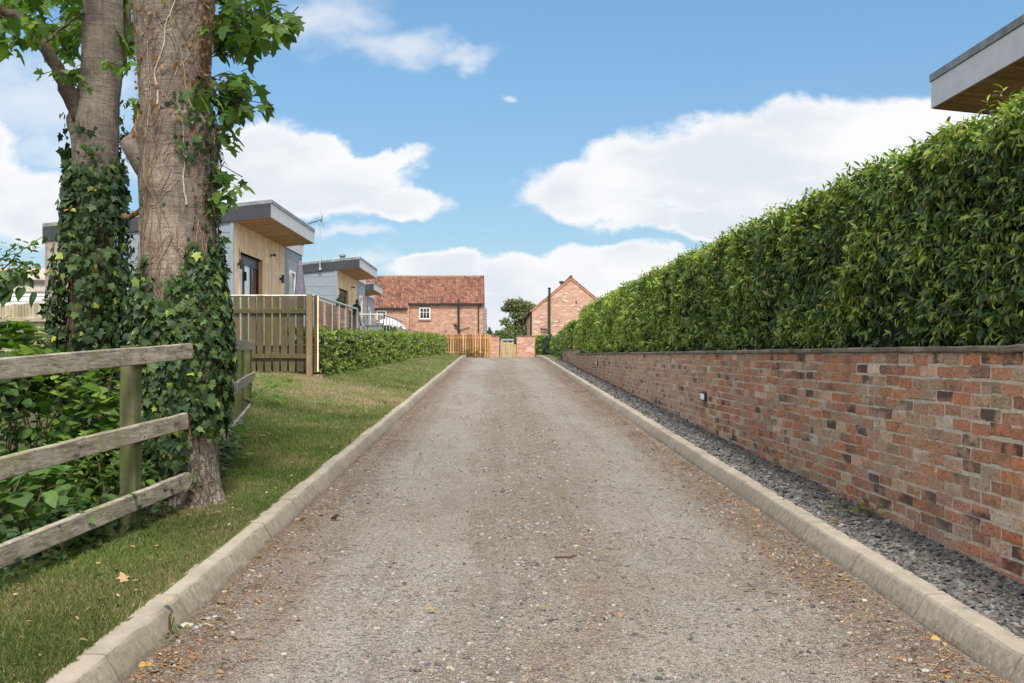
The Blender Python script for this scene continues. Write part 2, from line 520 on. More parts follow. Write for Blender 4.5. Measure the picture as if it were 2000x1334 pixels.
M['gable_brick'] = m_brickfar('gable_brick', [(.46, .20, .12), (.55, .27, .17), (.40, .18, .11), (.62, .36, .24), (.50, .23, .14), (.22, .11, .08), (.80, .62, .48), (.50, .23, .14), (.42, .30, .22)], (.56, .42, .32), bw=.26, bh=.085)
M['red_brick'] = m_brickfar('red_brick', [(.46, .15, .08), (.52, .20, .11), (.36, .12, .07), (.58, .30, .20), (.48, .17, .09), (.20, .08, .06), (.72, .52, .42)], (.55, .40, .32), bw=.225, bh=.075)
M['slate_grey'] = m_plain('slate_grey', (.30, .29, .31), .8, .3, var=.3, nscale=8, sc=(1, 1, 6))

# ================================================================== terrain functions
def zr(y):
    y = np.asarray(y, float)
    t = np.clip(y - 43, 0, 9)
    yy = np.minimum(y, 43)
    return .0265 * np.maximum(yy, -8) + .0265 * t - .0265 / 18 * t * t

def fence_x(y):
    y = np.asarray(y, float)
    return np.where(y < 7.4, -2.37 + .105 * (y - 4.88), -2.105 - .185 * (y - 7.4))

def zl(x, y):
    """ground to the left of the drive"""
    x = np.asarray(x, float); y = np.asarray(y, float)
    d = np.maximum(-1.625 - x, 0)
    s = .15 * sstep(10, 20, y) * (1 - .35 * sstep(35, 48, y)) + .015
    rise = s * np.minimum(d, 2.4) * (1 - sstep(52, 57, y))
    ditch = .28 * sstep(.05, 1.2, fence_x(y) - x) * (1 - sstep(11, 15, y))
    return zr(y) + .125 * (1 - sstep(50, 52.5, y)) + rise - ditch

def grid(xs, ys, fz, name, m, kind='structure', smooth=True):
    X, Y = np.meshgrid(xs, ys)
    Z = fz(X, Y)
    nx, ny = len(xs), len(ys)
    v = np.stack([X, Y, Z], 2).reshape(-1, 3)
    i = (np.arange(ny - 1)[:, None] * nx + np.arange(nx - 1)[None]).reshape(-1)
    f = np.stack([i, i + 1, i + nx + 1, i + nx], 1)
    o = MB().add(v, f).build(name, m, smooth=smooth)
    o['kind'] = kind
    return o

def m_ground():
    q = NM('ground_soil')
    c = q.mix(q.rng(q.noise(.5, 6), .35, .65), (.05, .055, .022), (.09, .085, .04))
    return q.fin(c, .95, q.bump(q.noise(8, 6), .5, .05), .1)

def zground(x, y):
    z = np.where(x < -1.55, zl(x, y) - .03, np.where(x > 2.70, 1.28, zr(y) - .10))
    return z

xs = np.array([-2500, -600, -120, -50, -30, -20, -14, -10, -8, -7, -6, -5.5, -5, -4.6, -4.3, -4, -3.7, -3.4, -3.1, -2.8, -2.6, -2.4, -2.2, -2, -1.8, -1.62, -1.5, 0, 2.10, 2.66, 2.72, 3, 4, 7, 12, 20, 50, 120, 600, 2500], float)
ys = np.concatenate([[-60, -20, -10], np.arange(-6, 60, .8), [65, 75, 100, 200, 600, 3000]])
grid(xs, ys, zground, 'ground', m_ground())

# ------------------------------------------------------------------ lawn
def m_lawn():
    q = NM('lawn_turf')
    n1 = q.noise(1.1, 6, .6); n2 = q.noise(30, 5, .7, q.mapv((1, .45, 1)))
    c = q.mix(q.rng(n2, .3, .7), (.075, .095, .028), (.15, .165, .06))
    dry = q.rng(n1, .52, .68)
    c = q.mix(q.mth('MULTIPLY', dry, .85), c, (.26, .205, .12))
    x, y, z = q.xyz()
    bald = q.mth('MULTIPLY', q.rng(q.mth('ABSOLUTE', q.mth('SUBTRACT', y, 18.2)), 2.6, .6), q.rng(q.noise(.9, 5), .40, .56))
    c = q.mix(q.mth('MULTIPLY', bald, .8), c, (.25, .17, .105))
    c = q.mix(q.rng(q.noise(2.4, 5), .62, .74, 0, .6), c, (.17, .11, .06))
    return q.fin(c, .95, q.bump(n2, .7, .02), .1)
M['lawn'] = m_lawn()

def lawn_edge(y):
    y = np.asarray(y, float)
    w = sstep(15.3, 17.5, y)
    wob = .07 * np.sin(y * 2.3) + .05 * np.sin(y * 5.1 + 1)
    return (fence_x(y) - .12 + wob - .25 * sstep(6.3, 4.6, y) * 0.6) * (1 - w) + (-8.0) * w
ysl = np.concatenate([np.arange(-5, 18, .12), np.arange(18, 52.6, .4)])
tt = np.linspace(0, 1, 26) ** 1.1
XL = -1.60 + (lawn_edge(ysl)[:, None] + 1.60) * tt[None]
YL = np.repeat(ysl[:, None], len(tt), 1)
ZL = zl(XL, YL)
for i in range(ZL.shape[0]):
    for k in range(ZL.shape[1]):
        ZL[i, k] += .022 * mnoise.noise(Vector((XL[i, k] * 2.2, YL[i, k] * 2.2, 0))) * min(1, tt[k] * 4)
nx, ny = len(tt), len(ysl)
ii = (np.arange(ny - 1)[:, None] * nx + np.arange(nx - 1)[None]).reshape(-1)
o = MB().add(np.stack([XL, YL, ZL], 2).reshape(-1, 3), np.stack([ii + 1, ii, ii + nx, ii + nx + 1], 1)).build('lawn', M['lawn'], smooth=True)
o['kind'] = 'structure'
grid(np.linspace(2.17, 5.5, 12), np.linspace(40.9, 53, 14), lambda x, y: zr(y) + .12 + .05 * (x - 2.2), 'lawn', M['lawn'])

# grass blades
def blades(n, y0, y1, h, w, mb):
    y = y0 * (y1 / y0) ** R.random(n) if y0 > 0 else R.uniform(y0, y1, n)
    t = R.random(n)
    x = -1.615 + (np.maximum(lawn_edge(y), -6.8) + 1.615) * t
    z = zl(x, y) - .004
    az = R.uniform(0, 2 * math.pi, n)
    hh = h * R.uniform(.45, 1.2, n); ww = w * R.uniform(.7, 1.3, n)
    lean = R.uniform(.2, 1.0, n) * hh
    d2 = np.stack([np.cos(az), np.sin(az)], 1)
    az2 = R.uniform(0, 2 * math.pi, n)
    s2 = np.stack([np.cos(az2), np.sin(az2)], 1) * ww[:, None] / 2
    b = np.stack([x, y, z], 1)
    v0 = b.copy(); v0[:, :2] -= s2
    v1 = b.copy(); v1[:, :2] += s2
    v2 = b.copy(); v2[:, :2] += d2 * lean[:, None] * .5 ; v2[:, 2] += hh * .8
    v3 = b.copy(); v3[:, :2] += d2 * lean[:, None]; v3[:, 2] += hh
    v = np.stack([v0, v1, v2 + np.concatenate([s2, np.zeros((n, 1))], 1) * .7, v3, v2 - np.concatenate([s2, np.zeros((n, 1))], 1) * .7], 1).reshape(-1, 3)
    patch = np.array([mnoise.noise(Vector((a * 1.1, bb * 1.1, 3.0))) for a, bb in zip(x, y)])
    dry = sstep(-.10, .44, patch + R.normal(0, .26, n) + .28 * np.exp(-((y - 18.2) / 1.5) ** 2))
    c = pick([(.105, .160, .040), (.145, .195, .055), (.070, .125, .026), (.19, .215, .075)], n)
    lush = np.array([mnoise.noise(Vector((a * .9 + 20, bb * .8, 6.0))) for a, bb in zip(x, y)])
    c = c * (1.02 + .55 * lush)[:, None]
    c = c * (1 - dry[:, None] * .8) + pick([(.42, .35, .20), (.33, .26, .14)], n) * dry[:, None] * .8
    mb.add(v, np.arange(n * 5).reshape(n, 5), np.repeat(np.concatenate([c, np.ones((n, 1))], 1), 5, 0))
gm = MB()
blades(110000, 2.4, 9, .036, .0035, gm)
blades(60000, 8, 24, .042, .006, gm)
blades(22000, 20, 50, .05, .012, gm)
tag(gm.build('grass', M['grassblade']), 'short mown grass with dry straw patches on the verge', 'grass', kind='stuff')

# ------------------------------------------------------------------ road
def m_road():
    q = NM('road_gravel')
    x, y, z = q.xyz()
    big = q.noise(.55, 6, .6, q.mapv((1.6, .5, 1)))
    med = q.noise(3.0, 6, .65, q.mapv((1.3, .7, 1)))
    wob = q.mth('MULTIPLY', q.mth('SUBTRACT', q.noise(.35, 3), .5), .9)
    xx = q.mth('ADD', x, wob)
    def band(c, w):
        return q.rng(q.mth('ABSOLUTE', q.mth('SUBTRACT', xx, c)), w, w * .35, 0, 1)
    tr = q.mth('MAXIMUM', band(-.62, .62), band(1.12, .62))
    brown = (.285, .222, .166); grey = (.385, .35, .30)
    f = q.mth('ADD', q.mth('MULTIPLY', tr, .48), q.mth('MULTIPLY', q.mth('SUBTRACT', big, .5), 1.9))
    f = q.mth('ADD', f, q.mth('MULTIPLY', q.mth('SUBTRACT', med, .5), 1.5))
    c = q.mix(q.rng(f, -.22, .80), brown, grey)
    # loose darker soil by both kerbs
    edge = q.mth('MAXIMUM', q.rng(x, -.85, -1.45, 0, 1), q.rng(x, 1.42, 1.95, 0, 1))
    c = q.mix(q.mth('MULTIPLY', q.mth('MULTIPLY', edge, q.rng(q.mth('ADD', med, q.mth('MULTIPLY', q.mth('SUBTRACT', q.noise(28, 4, .7), .5), .8)), .32, .60)), .72), c, (.165, .105, .062))
    lng = q.noise(1.0, 6, .65, q.mapv((9, .22, 1)))
    c = q.mix(q.rng(lng, .42, .66, 0, .38), c, (.385, .35, .30))
    c = q.mix(q.rng(q.noise(1.0, 6, .65, q.mapv((6, .3, 5))), .54, .70, 0, .45), c, (.20, .165, .13))
    # pale dust patches
    c = q.mix(q.rng(q.noise(1.3, 7, .7), .50, .72, 0, .5), c, (.37, .315, .25))
    # embedded stones of two sizes
    v1 = q.voro(85); k1 = q.voro(85, None, 'Color')
    v2 = q.voro(230); k2 = q.voro(230, None, 'Color')
    cs = q.ramp(k1, [(0, (.55, .55, .55)), (.3, (.85, .82, .80)), (.6, (1.05, 1.05, 1.05)), (.85, (1.25, 1.22, 1.18)), (1, (1.9, 1.9, 1.9))])
    c = q.mix(q.mth('MULTIPLY', q.rng(v1, .5, .15), .75), c, q.mix(1.0, c, cs, 'MULTIPLY'))
    cs2 = q.ramp(k2, [(0, (.18, .18, .18)), (.35, (.74, .74, .74)), (.7, (1.12, 1.10, 1.08)), (1, (2.1, 2.05, 2.0))])
    c = q.mix(.85, c, q.mix(1.0, c, cs2, 'MULTIPLY'))
    v3 = q.voro(42); k3 = q.voro(42, None, 'Color')
    pebble = q.mth('MULTIPLY', q.rng(v3, .40, .27), q.rng(q.noise(2.3, 5, .65), .40, .55))
    c = q.mix(q.mth('MULTIPLY', pebble, .8), c, q.ramp(k3, [(0, (.12, .11, .10)), (.4, (.26, .24, .22)), (.7, (.36, .34, .31)), (1, (.50, .47, .43))]))
    c = q.mix(q.rng(q.noise(38, 5, .75), .51, .63, 0, .75), c, (.085, .07, .056))
    c = q.mix(q.rng(q.noise(14, 6, .75), .54, .68, 0, .6), c, (.15, .125, .10))
    h = q.mth('ADD', q.mth('ADD', q.rng(v1, .55, .0), q.mth('MULTIPLY', pebble, 1.3)), q.mth('ADD', q.mth('MULTIPLY', v2, -.6), q.mth('MULTIPLY', q.noise(22, 6, .7), 1.2)))
    return q.fin(c, .92, q.bump(h, .85, .012), .15)
M['road'] = m_road()

def zroad_surf(X, Y):
    z = zr(Y)
    rut = -.018 * (np.exp(-((X + .62) / .35) ** 2) + np.exp(-((X - 1.12) / .35) ** 2))
    edge = .012 * (sstep(-1.15, -1.46, X) + sstep(1.65, 1.99, X))
    n = np.array([[mnoise.fractal(Vector((a * 1.3, b * 1.0, 0)), 1.0, 2.0, 3) for a, b in zip(ra, rb)] for ra, rb in zip(X, Y)])
    return z + rut + edge + .010 * n
ys = np.concatenate([np.arange(-6, 14, .16), np.arange(14, 52, .6)])
grid(np.linspace(-1.50, 2.03, 30), ys, zroad_surf, 'road', M['road'])
grid(np.linspace(-7, 9, 12), np.linspace(51.4, 66, 10), lambda x, y: zr(y) + .0 * x, 'yard', M['road'])

def zsurf(x, y):
    return zroad_surf(np.asarray(x)[None], np.asarray(y)[None])[0]
# loose stones
def ico():
    t = (1 + 5 ** .5) / 2
    v = np.array([(-1, t, 0), (1, t, 0), (-1, -t, 0), (1, -t, 0), (0, -1, t), (0, 1, t), (0, -1, -t), (0, 1, -t), (t, 0, -1), (t, 0, 1), (-t, 0, -1), (-t, 0, 1)], float)
    v /= np.linalg.norm(v[0])
    f = [(0, 11, 5), (0, 5, 1), (0, 1, 7), (0, 7, 10), (0, 10, 11), (1, 5, 9), (5, 11, 4), (11, 10, 2), (10, 7, 6), (7, 1, 8), (3, 9, 4), (3, 4, 2), (3, 2, 6), (3, 6, 8), (3, 8, 9), (4, 9, 5), (2, 4, 11), (6, 2, 10), (8, 6, 7), (9, 8, 1)]
    return v, f
IV, IF = ico()

def rocks(mb, x, y, z, size, pal, flat=(.45, .8)):
    n = len(x)
    tv = IV[None] * R.uniform(.72, 1.2, (n, 12, 1))
    a = R.uniform(0, 2 * math.pi, n)
    rot = np.zeros((n, 3, 3)); rot[:, 0, 0] = np.cos(a); rot[:, 0, 1] = -np.sin(a); rot[:, 1, 0] = np.sin(a); rot[:, 1, 1] = np.cos(a); rot[:, 2, 2] = 1
    sc = size[:, None] / 2 * np.stack([R.uniform(.8, 1.35, n), R.uniform(.7, 1.0, n), R.uniform(*flat, n)], 1)
    pos = np.stack([x, y, z + size * .10], 1)
    mb.inst(tv, IF, pos, rot, sc, pick(pal, n))
STONE = [(.27, .25, .22), (.33, .305, .275), (.19, .175, .155), (.32, .27, .21), (.10, .095, .09), (.14, .125, .11), (.27, .215, .16), (.075, .07, .065), (.23, .19, .15), (.17, .15, .13)]
sm = MB()
n = 90000
y = 3.0 * (24 / 3.0) ** R.random(n)
# mostly in the crown of the drive and by the kerbs, little in the wheel tracks
cand = R.random(n)
x = np.where(cand < .42, R.normal(.25, .42, n), np.where(cand < .50, -1.44 + np.abs(R.normal(0, .30, n)), np.where(cand < .64, 1.97 - np.abs(R.normal(0, .36, n)), R.uniform(-1.45, 1.97, n))))
x = np.clip(x, -1.44, 1.97)
clump = np.array([mnoise.noise(Vector((a * 1.7, b * 1.2, 9))) for a, b in zip(x, y)])
keep = R.random(n) < np.clip(.5 + clump * 1.3, .08, 1)
x, y = x[keep], y[keep]
s = .0040 * np.exp(R.gamma(1.7, .40, len(x)))
s = np.clip(s, .0045, .030)
rocks(sm, x, y, zsurf(x, y) - .0005, s, STONE)
tag(sm.build('gravel', m_attr('stone', .85, 120, .4, .3)), 'loose grey and brown stones on the rough drive', 'gravel', kind='stuff')

# ------------------------------------------------------------------ kerbs
def m_kerb():
    q = NM('kerb_concrete')
    x, y, z = q.xyz()
    n1 = q.noise(2.2, 6, .65); n2 = q.noise(60, 5, .7); n3 = q.noise(7, 6, .7, q.mapv((1, .6, .5)))
    c = q.mix(q.rng(n1, .35, .65), (.315, .266, .206), (.37, .318, .256))
    c = q.mix(q.rng(n3, .46, .66, 0, .50), c, (.21, .185, .14))
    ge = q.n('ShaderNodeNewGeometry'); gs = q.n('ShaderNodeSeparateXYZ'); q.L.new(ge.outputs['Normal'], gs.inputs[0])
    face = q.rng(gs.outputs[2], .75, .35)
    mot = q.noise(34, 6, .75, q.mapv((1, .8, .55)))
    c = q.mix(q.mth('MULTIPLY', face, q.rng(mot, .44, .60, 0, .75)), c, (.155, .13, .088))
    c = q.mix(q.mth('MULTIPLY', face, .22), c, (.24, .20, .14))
    c = q.mix(q.rng(n2, .56, .72, 0, .35), c, (.15, .13, .10))
    c = q.mix(q.rng(q.noise(26, 5, .75, q.mapv((1, 1, .5))), .55, .68, 0, .35), c, (.52, .48, .41))
    c = q.mix(1.0, c, q.attr(), 'MULTIPLY')
    return q.fin(c, .9, q.bump(q.mth('ADD', n2, q.mth('MULTIPLY', n3, .7)), .45, .006), .2)
M['kerb'] = m_kerb()

def kerb(side):
    base, arris, back = (-1.46, -1.522, -1.628) if side < 0 else (1.99, 2.050, 2.158)
    mb = MB()
    y = -5.0
    while y < (50.6 if side < 0 else 52):
        L = .9
        y1 = y + L - .005
        ox, oz, tw = R.normal(0, .0018), R.normal(0, .0014), R.normal(0, .0012)
        sg = 10
        vs = []
        # (x, z above road, darkening): kerb face darker towards its foot
        sgn = -1 if side < 0 else 1
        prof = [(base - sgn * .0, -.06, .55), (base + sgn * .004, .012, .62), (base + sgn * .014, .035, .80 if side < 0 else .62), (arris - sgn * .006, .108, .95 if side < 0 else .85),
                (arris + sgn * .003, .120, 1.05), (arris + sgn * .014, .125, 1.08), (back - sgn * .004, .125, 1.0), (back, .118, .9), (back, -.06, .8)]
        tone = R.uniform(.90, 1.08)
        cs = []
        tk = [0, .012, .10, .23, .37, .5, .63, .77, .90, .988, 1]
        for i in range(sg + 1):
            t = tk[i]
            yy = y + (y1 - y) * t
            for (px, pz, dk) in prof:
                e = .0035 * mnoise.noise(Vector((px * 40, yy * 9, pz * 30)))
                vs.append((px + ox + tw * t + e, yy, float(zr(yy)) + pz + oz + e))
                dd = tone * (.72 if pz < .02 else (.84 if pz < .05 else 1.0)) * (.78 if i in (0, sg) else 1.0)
                cs.append((dd, dd, dd * .98, 1))
        k = len(prof)
        fs = [(i * k + a, i * k + a + 1, (i + 1) * k + a + 1, (i + 1) * k + a) for i in range(sg) for a in range(k - 1)]
        fs += [tuple(range(k)), tuple(sg * k + a for a in range(k - 1, -1, -1))]
        if side < 0:
            fs = [tuple(reversed(f)) for f in fs]
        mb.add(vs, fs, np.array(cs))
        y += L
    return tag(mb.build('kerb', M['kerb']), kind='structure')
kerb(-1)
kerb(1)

# ------------------------------------------------------------------ slate chippings
grid(np.linspace(2.15, 2.68, 4), np.arange(-5, 41.6, .8), lambda x, y: zr(y) + .098, 'slate_bed', m_plain('slate_bed', (.055, .05, .052), .9, .2, var=.5, nscale=60))
n = 42000
y = 2.6 * (41 / 2.6) ** R.random(n)
x = R.uniform(2.15, 2.635, n)
tv = np.array([(-1, -.6, -.5), (.2, -1, -.5), (1, -.3, -.5), (.8, .7, -.5), (-.5, .9, -.5), (-1, -.6, .5), (.2, -1, .5), (1, -.3, .5), (.8, .7, .5), (-.5, .9, .5)], float)
tf = [(5, 6, 7, 8, 9), (0, 1, 6, 5), (1, 2, 7, 6), (2, 3, 8, 7), (3, 4, 9, 8), (4, 0, 5, 9)]
nor = unit(np.stack([R.normal(0, .42, n), R.normal(0, .42, n), np.ones(n)], 1))
az = R.uniform(0, 2 * math.pi, n)
rot = basis(np.stack([np.cos(az), np.sin(az), np.zeros(n)], 1), nor)
rot = rot[:, :, [0, 1, 2]]
sz = np.where(y < 14, 1, 1.4) * R.uniform(.012, .032, n)
mb = MB()
mb.inst(tv[None] * R.uniform(.7, 1.25, (n, 10, 1)), tf, np.stack([x, y, zr(y) + .105 + R.random(n) * .012], 1), rot, np.stack([sz, sz * R.uniform(.5, 1, n), sz * R.uniform(.14, .34, n)], 1),
        pick([(.105, .096, .088), (.145, .133, .122), (.068, .062, .057), (.20, .185, .168), (.13, .106, .088), (.155, .147, .140)], n))
# a few chips kicked on to the kerb
tag(mb.build('slate_chippings', m_attr('slate_chip', .62, 60, .3, .2, .4)), 'plum and grey slate chippings along the foot of the brick wall', 'slate chippings', kind='stuff')

# ------------------------------------------------------------------ long brick wall
WX = 2.62
def m_brick():
    q = NM('wall_brick')
    a = q.attr(); soot = q.attr('Alpha')
    n1 = q.noise(16, 5, .65); n2 = q.noise(70, 5, .7, q.mapv((1, .45, 1))); n3 = q.noise(7.5, 4, .6, q.mapv((1, .55, 1)))
    c = q.mix(q.rng(n1, .35, .7, 0, .5), a, q.mix(1.0, a, (1.5, 1.35, 1.2), 'MULTIPLY'))
    c = q.mix(q.rng(n2, .50, .66, 0, .75), c, q.mix(1.0, c, (.36, .32, .30), 'MULTIPLY'))
    c = q.mix(q.rng(q.noise(34, 5, .75, q.mapv((1, .9, .35))), .54, .68, 0, .6), c, (.46, .37, .28))
    c = q.mix(q.mth('MULTIPLY', q.rng(n3, .42, .60), soot), c, (.045, .038, .036))
    wash = q.rng(q.noise(1.1, 6, .6, q.mapv((1, .5, 1.3))), .45, .72, 0, .40)
    c = q.mix(wash, c, (.37, .30, .225))
    c = q.mix(q.rng(q.noise(48, 4, .8, q.mapv((1, .8, 1.6))), .57, .66, 0, .7), c, q.mix(1.0, c, (.30, .27, .25), 'MULTIPLY'))
    return q.fin(c, .9, q.bump(q.mth('ADD', n1, q.mth('MULTIPLY', n2, .9)), 1.0, .010), .15)
M['brick'] = m_brick()
def m_mortar():
    q = NM('mortar')
    c = q.mix(q.rng(q.noise(25, 5), .35, .7), (.40, .345, .265), (.50, .44, .345))
    c = q.mix(q.rng(q.noise(1.3, 5), .5, .7, 0, .5), c, (.19, .16, .115))
    return q.fin(c, .95, q.bump(q.noise(120, 4), .4, .004), .1)
M['mortar'] = m_mortar()

wall = thing('brick_wall', 'long retaining wall of mixed red, tan and sooty bricks below the tall hedge', 'wall', (WX, 18, .5))
YS, YE, YP = 1.6, 40.6, 33.5
TOP, TOPP = 1.412, 1.562
gu, gv = np.meshgrid(np.linspace(0, 1, 7), np.linspace(0, 1, 5))
gu = gu.reshape(-1); gv = gv.reshape(-1)
bf = [(r * 7 + k, r * 7 + k + 1, (r + 1) * 7 + k + 1, (r + 1) * 7 + k) for r in range(4) for k in range(6)]
ring = (gu == 0) | (gu == 1) | (gv == 0) | (gv == 1)
BR_NEAR = [(.42, .155, .075), (.36, .150, .085), (.30, .135, .085), (.31, .215, .155), (.47, .36, .245), (.40, .25, .18), (.22, .125, .09), (.60, .54, .44), (.36, .18, .11), (.34, .27, .20)]
w_near = [5, 4.5, 4, 3, 3.4, 3.6, 1.8, .5, 5, 3]
w_far = [1.5, 2.5, 3, 4.5, 4.5, 4, 1.5, .6, 3, 5]
mb = MB()
allv, allc = [], []
nb = 0
for r in range(24):
    zt = TOPP - .005 - .075 * r
    zb = zt - .0655
    hdr = (r in (0, 2))
    step = .225
    yy = YS - .1 + (0.1125 if r % 2 else 0)
    while yy < YE:
        ya, yb = yy + .0045, yy + step - .0045
        yy += step
        if yb > YE:
            yb = YE - .003
        if yb - ya < .03:
            continue
        if zt > TOP and ya < YP:
            continue
        if zt < float(zr(ya)) + .06:
            continue
        far = float(sstep(6, 20, ya))
        wts = np.array(w_near) * (1 - far) + np.array(w_far) * far
        c = pick(BR_NEAR, 1, wts)[0]
        c = c * .66 + np.array((.40, .23, .145)) * .34
        if far > .5:
            c = c * .62 + np.array((.40, .31, .235)) * .38
        soot = .85 if R.random() < .17 else (0.0 if R.random() < .7 else .35)
        j = R.normal(0, .0022, (4,))
        Yv = ya + j[0] + (yb - ya + j[1]) * gu
        Zv = zb + j[2] + (zt - zb + j[3]) * gv
        Yv = Yv + np.where((gu > 0) & (gu < 1), R.normal(0, .002, 35), R.normal(0, .0012, 35))
        Zv = Zv + R.normal(0, .0014, 35)
        off = np.minimum(R.normal(-.001, .0018) + R.normal(0, .0016, 35), .0028)
        Xv = np.where(ring, WX + .014, WX + off)
        Yv = np.where(ring, Yv + (gu - .5) * .003, .5 * (ya + yb) + (Yv - .5 * (ya + yb)) * (1 + .40 * (np.abs(gu - .5) > .3)))
        Zv = np.where(ring, Zv + (gv - .5) * .003, .5 * (za := zb + zt) + (Zv - .5 * za) * (1 + .75 * (np.abs(gv - .5) > .2)))
        allv.append(np.stack([Xv, Yv, Zv], 1))
        allc.append(np.tile(np.array([c[0], c[1], c[2], soot]), (35, 1)))
        nb += 1
fa = np.array(bf)[None] + (np.arange(nb) * 35)[:, None, None]
mb.add(np.concatenate(allv), fa.reshape(-1, 4)[:, ::-1].copy(), np.concatenate(allc))
mb.build('bricks', M['brick'], wall)
# mortar bed, following the ground under it
mb = MB()
ys_ = np.concatenate([np.arange(YS, YP, 1.0), [YP]])
mb.add([(WX + .005, YS, -.3), (WX + .005, YP, .55), (WX + .005, YP, TOP), (WX + .005, YS, TOP)], [(0, 1, 2, 3)])
mb.add([(WX + .005, YP, .55), (WX + .005, YE, .7), (WX + .005, YE, TOPP), (WX + .005, YP, TOPP)], [(0, 1, 2, 3)])
mb.box((WX + .012, YS, -.3), (WX + .11, YP, TOP - .002))
mb.box((WX + .012, YP + .001, -.3), (WX + .11, YE - .004, TOPP - .002))
mb.build('mortar', M['mortar'], wall)
def m_coping():
    q = NM('coping')
    n1 = q.noise(6, 6, .7, q.mapv((1, .4, 1)))
    c = q.mix(q.rng(n1, .35, .65), (.10, .085, .06), (.235, .195, .145))
    c = q.mix(q.rng(q.noise(30, 5), .5, .7, 0, .5), c, (.06, .055, .035))
    return q.fin(c, .95, q.bump(n1, .5, .01), .1)
M['coping'] = m_coping()
mb = MB()
yy = YS
while yy < YP - .05:
    y1 = min(yy + 1.35, YP) - .006
    mb.beam((WX + .055, yy, TOP + .019), (WX + .055, y1, TOP + .019), .165, .036, 10, .0022, bev=.008)
    yy += 1.35
mb.beam((WX + .055, YP + .01, TOPP + .019), (WX + .055, YE + .03, TOPP + .019), .165, .036, 16, .002, bev=.008)
mb.build('coping', M['coping'], wall)
def wall_light(y, z):
    mb = MB()
    mb.beam((WX - .010, y - .135, z), (WX - .010, y + .135, z), .034, .115, 2, 0, bev=.006)
    o = mb.build('wall_light', M['black'], wall)
    mb = MB().box((WX - .032, y - .112, z - .036), (WX - .0275, y + .112, z + .036))
    mb.build('lens', M['blind'], o)
wall_light(12.9, .875)
wall_light(26.6, 1.19)
wall_light(39.5, 1.43)

# ------------------------------------------------------------------ leaf templates
def lance(nseg=3, wid=.17, arch=.25, fold=.25):
    """pointed oval leaf, length 1 along +Y, folded on its midrib and arched back"""
    rows = [.32, .7] if nseg == 3 else [.22, .5, .8]
    v = [(0, 0, 0)]
    for t in rows:
        w = wid * math.sin(math.pi * min(1, t * .95 + .05)) ** .8
        z = -arch * t * t
        v += [(-w, t, z + fold * w), (0, t, z), (w, t, z + fold * w)]
    v.append((0, 1, -arch))
    f = [(0, 2, 1), (0, 3, 2)]
    for i in range(len(rows) - 1):
        a = 1 + 3 * i
        f += [(a, a + 1, a + 4, a + 3), (a + 1, a + 2, a + 5, a + 4)]
    a = 1 + 3 * (len(rows) - 1); e = len(v) - 1
    f += [(a, a + 1, e), (a + 1, a + 2, e)]
    return np.array(v, float), f
LANCE = lance(3, .185, .36, .30)
OVATE = lance(4, .34, .22, .18)

def fan(outline, cup=.12, arch=.2):
    v = [(0, .32, -arch * .1)] + [(x, y, -arch * y * y - cup * x * x) for (x, y) in outline]
    n = len(outline)
    return np.array(v, float), [(0, 1 + i, 1 + (i + 1) % n) for i in range(n)]
SYC = fan([(0, 0), (.16, -.05), (.40, .02), (.24, .16), (.36, .30), (.58, .42), (.37, .46), (.21, .52), (.20, .74), (0, 1.0),
           (-.20, .74), (-.21, .52), (-.37, .46), (-.58, .42), (-.36, .30), (-.24, .16), (-.40, .02), (-.16, -.05)], .25, .22)
IVYL = fan([(0, .02), (.20, -.08), (.42, .08), (.30, .28), (.52, .46), (.24, .58), (0, 1.0), (-.24, .58), (-.52, .46), (-.30, .28), (-.42, .08), (-.20, -.08)], .2, .15)
HEART = fan([(0, 0), (.25, -.08), (.44, .10), (.43, .38), (.24, .70), (0, 1.0), (-.24, .70), (-.43, .38), (-.44, .10), (-.25, -.08)], .3, .25)

def leaves(mb, tpl, pos, fwd, nor, size, col):
    size = np.asarray(size, float) * np.ones(len(pos))
    mb.inst(tpl[0], tpl[1], pos, basis(fwd, nor), np.stack([size * R.uniform(.72, 1.18, len(pos)), size, size * R.uniform(.3, 1.7, len(pos))], 1), col)

def shoots(mb, base, axis, size, col_fn, k=8, tpl=LANCE, spread=(.5, 1.5), droop=.35, stem=.07):
    """each shoot: k leaves whorled up a short stem at base along axis"""
    n = len(base)
    axis = unit(axis)
    ref = np.where(np.abs(axis[:, 2:3]) < .9, np.array([[0, 0, 1.0]]), np.array([[1.0, 0, 0]]))
    a = unit(np.cross(axis, ref)); b = np.cross(axis, a)
    for i in range(k):
        t = i / max(1, k - 1)
        ph = i * 2.4 + R.uniform(0, 1.2, n) + np.arange(n)
        th = (spread[1] + (spread[0] - spread[1]) * t) * R.uniform(.75, 1.2, n)
        L = np.cos(th)[:, None] * axis + np.sin(th)[:, None] * (np.cos(ph)[:, None] * a + np.sin(ph)[:, None] * b)
        L = L + np.array([0, 0, -1.0]) * (droop * R.uniform(.2, 1.3, n))[:, None]
        L = unit(L)
        N = axis + np.array([0, 0, .35]) + R.normal(0, .22, (n, 3))
        p = base + axis * (np.reshape(stem, (-1, 1)) * (t - .3))
        leaves(mb, tpl, p, L, N, size * R.uniform(.7, 1.15, n) * (1.0 - .25 * t), col_fn(n, t))

# ================================================================== hedges
M['hedge_core'] = m_plain('hedge_core', (.016, .019, .009), .95, .1, var=.6, nscale=14)  # near-black filler colour standing in for the shade inside the hedges

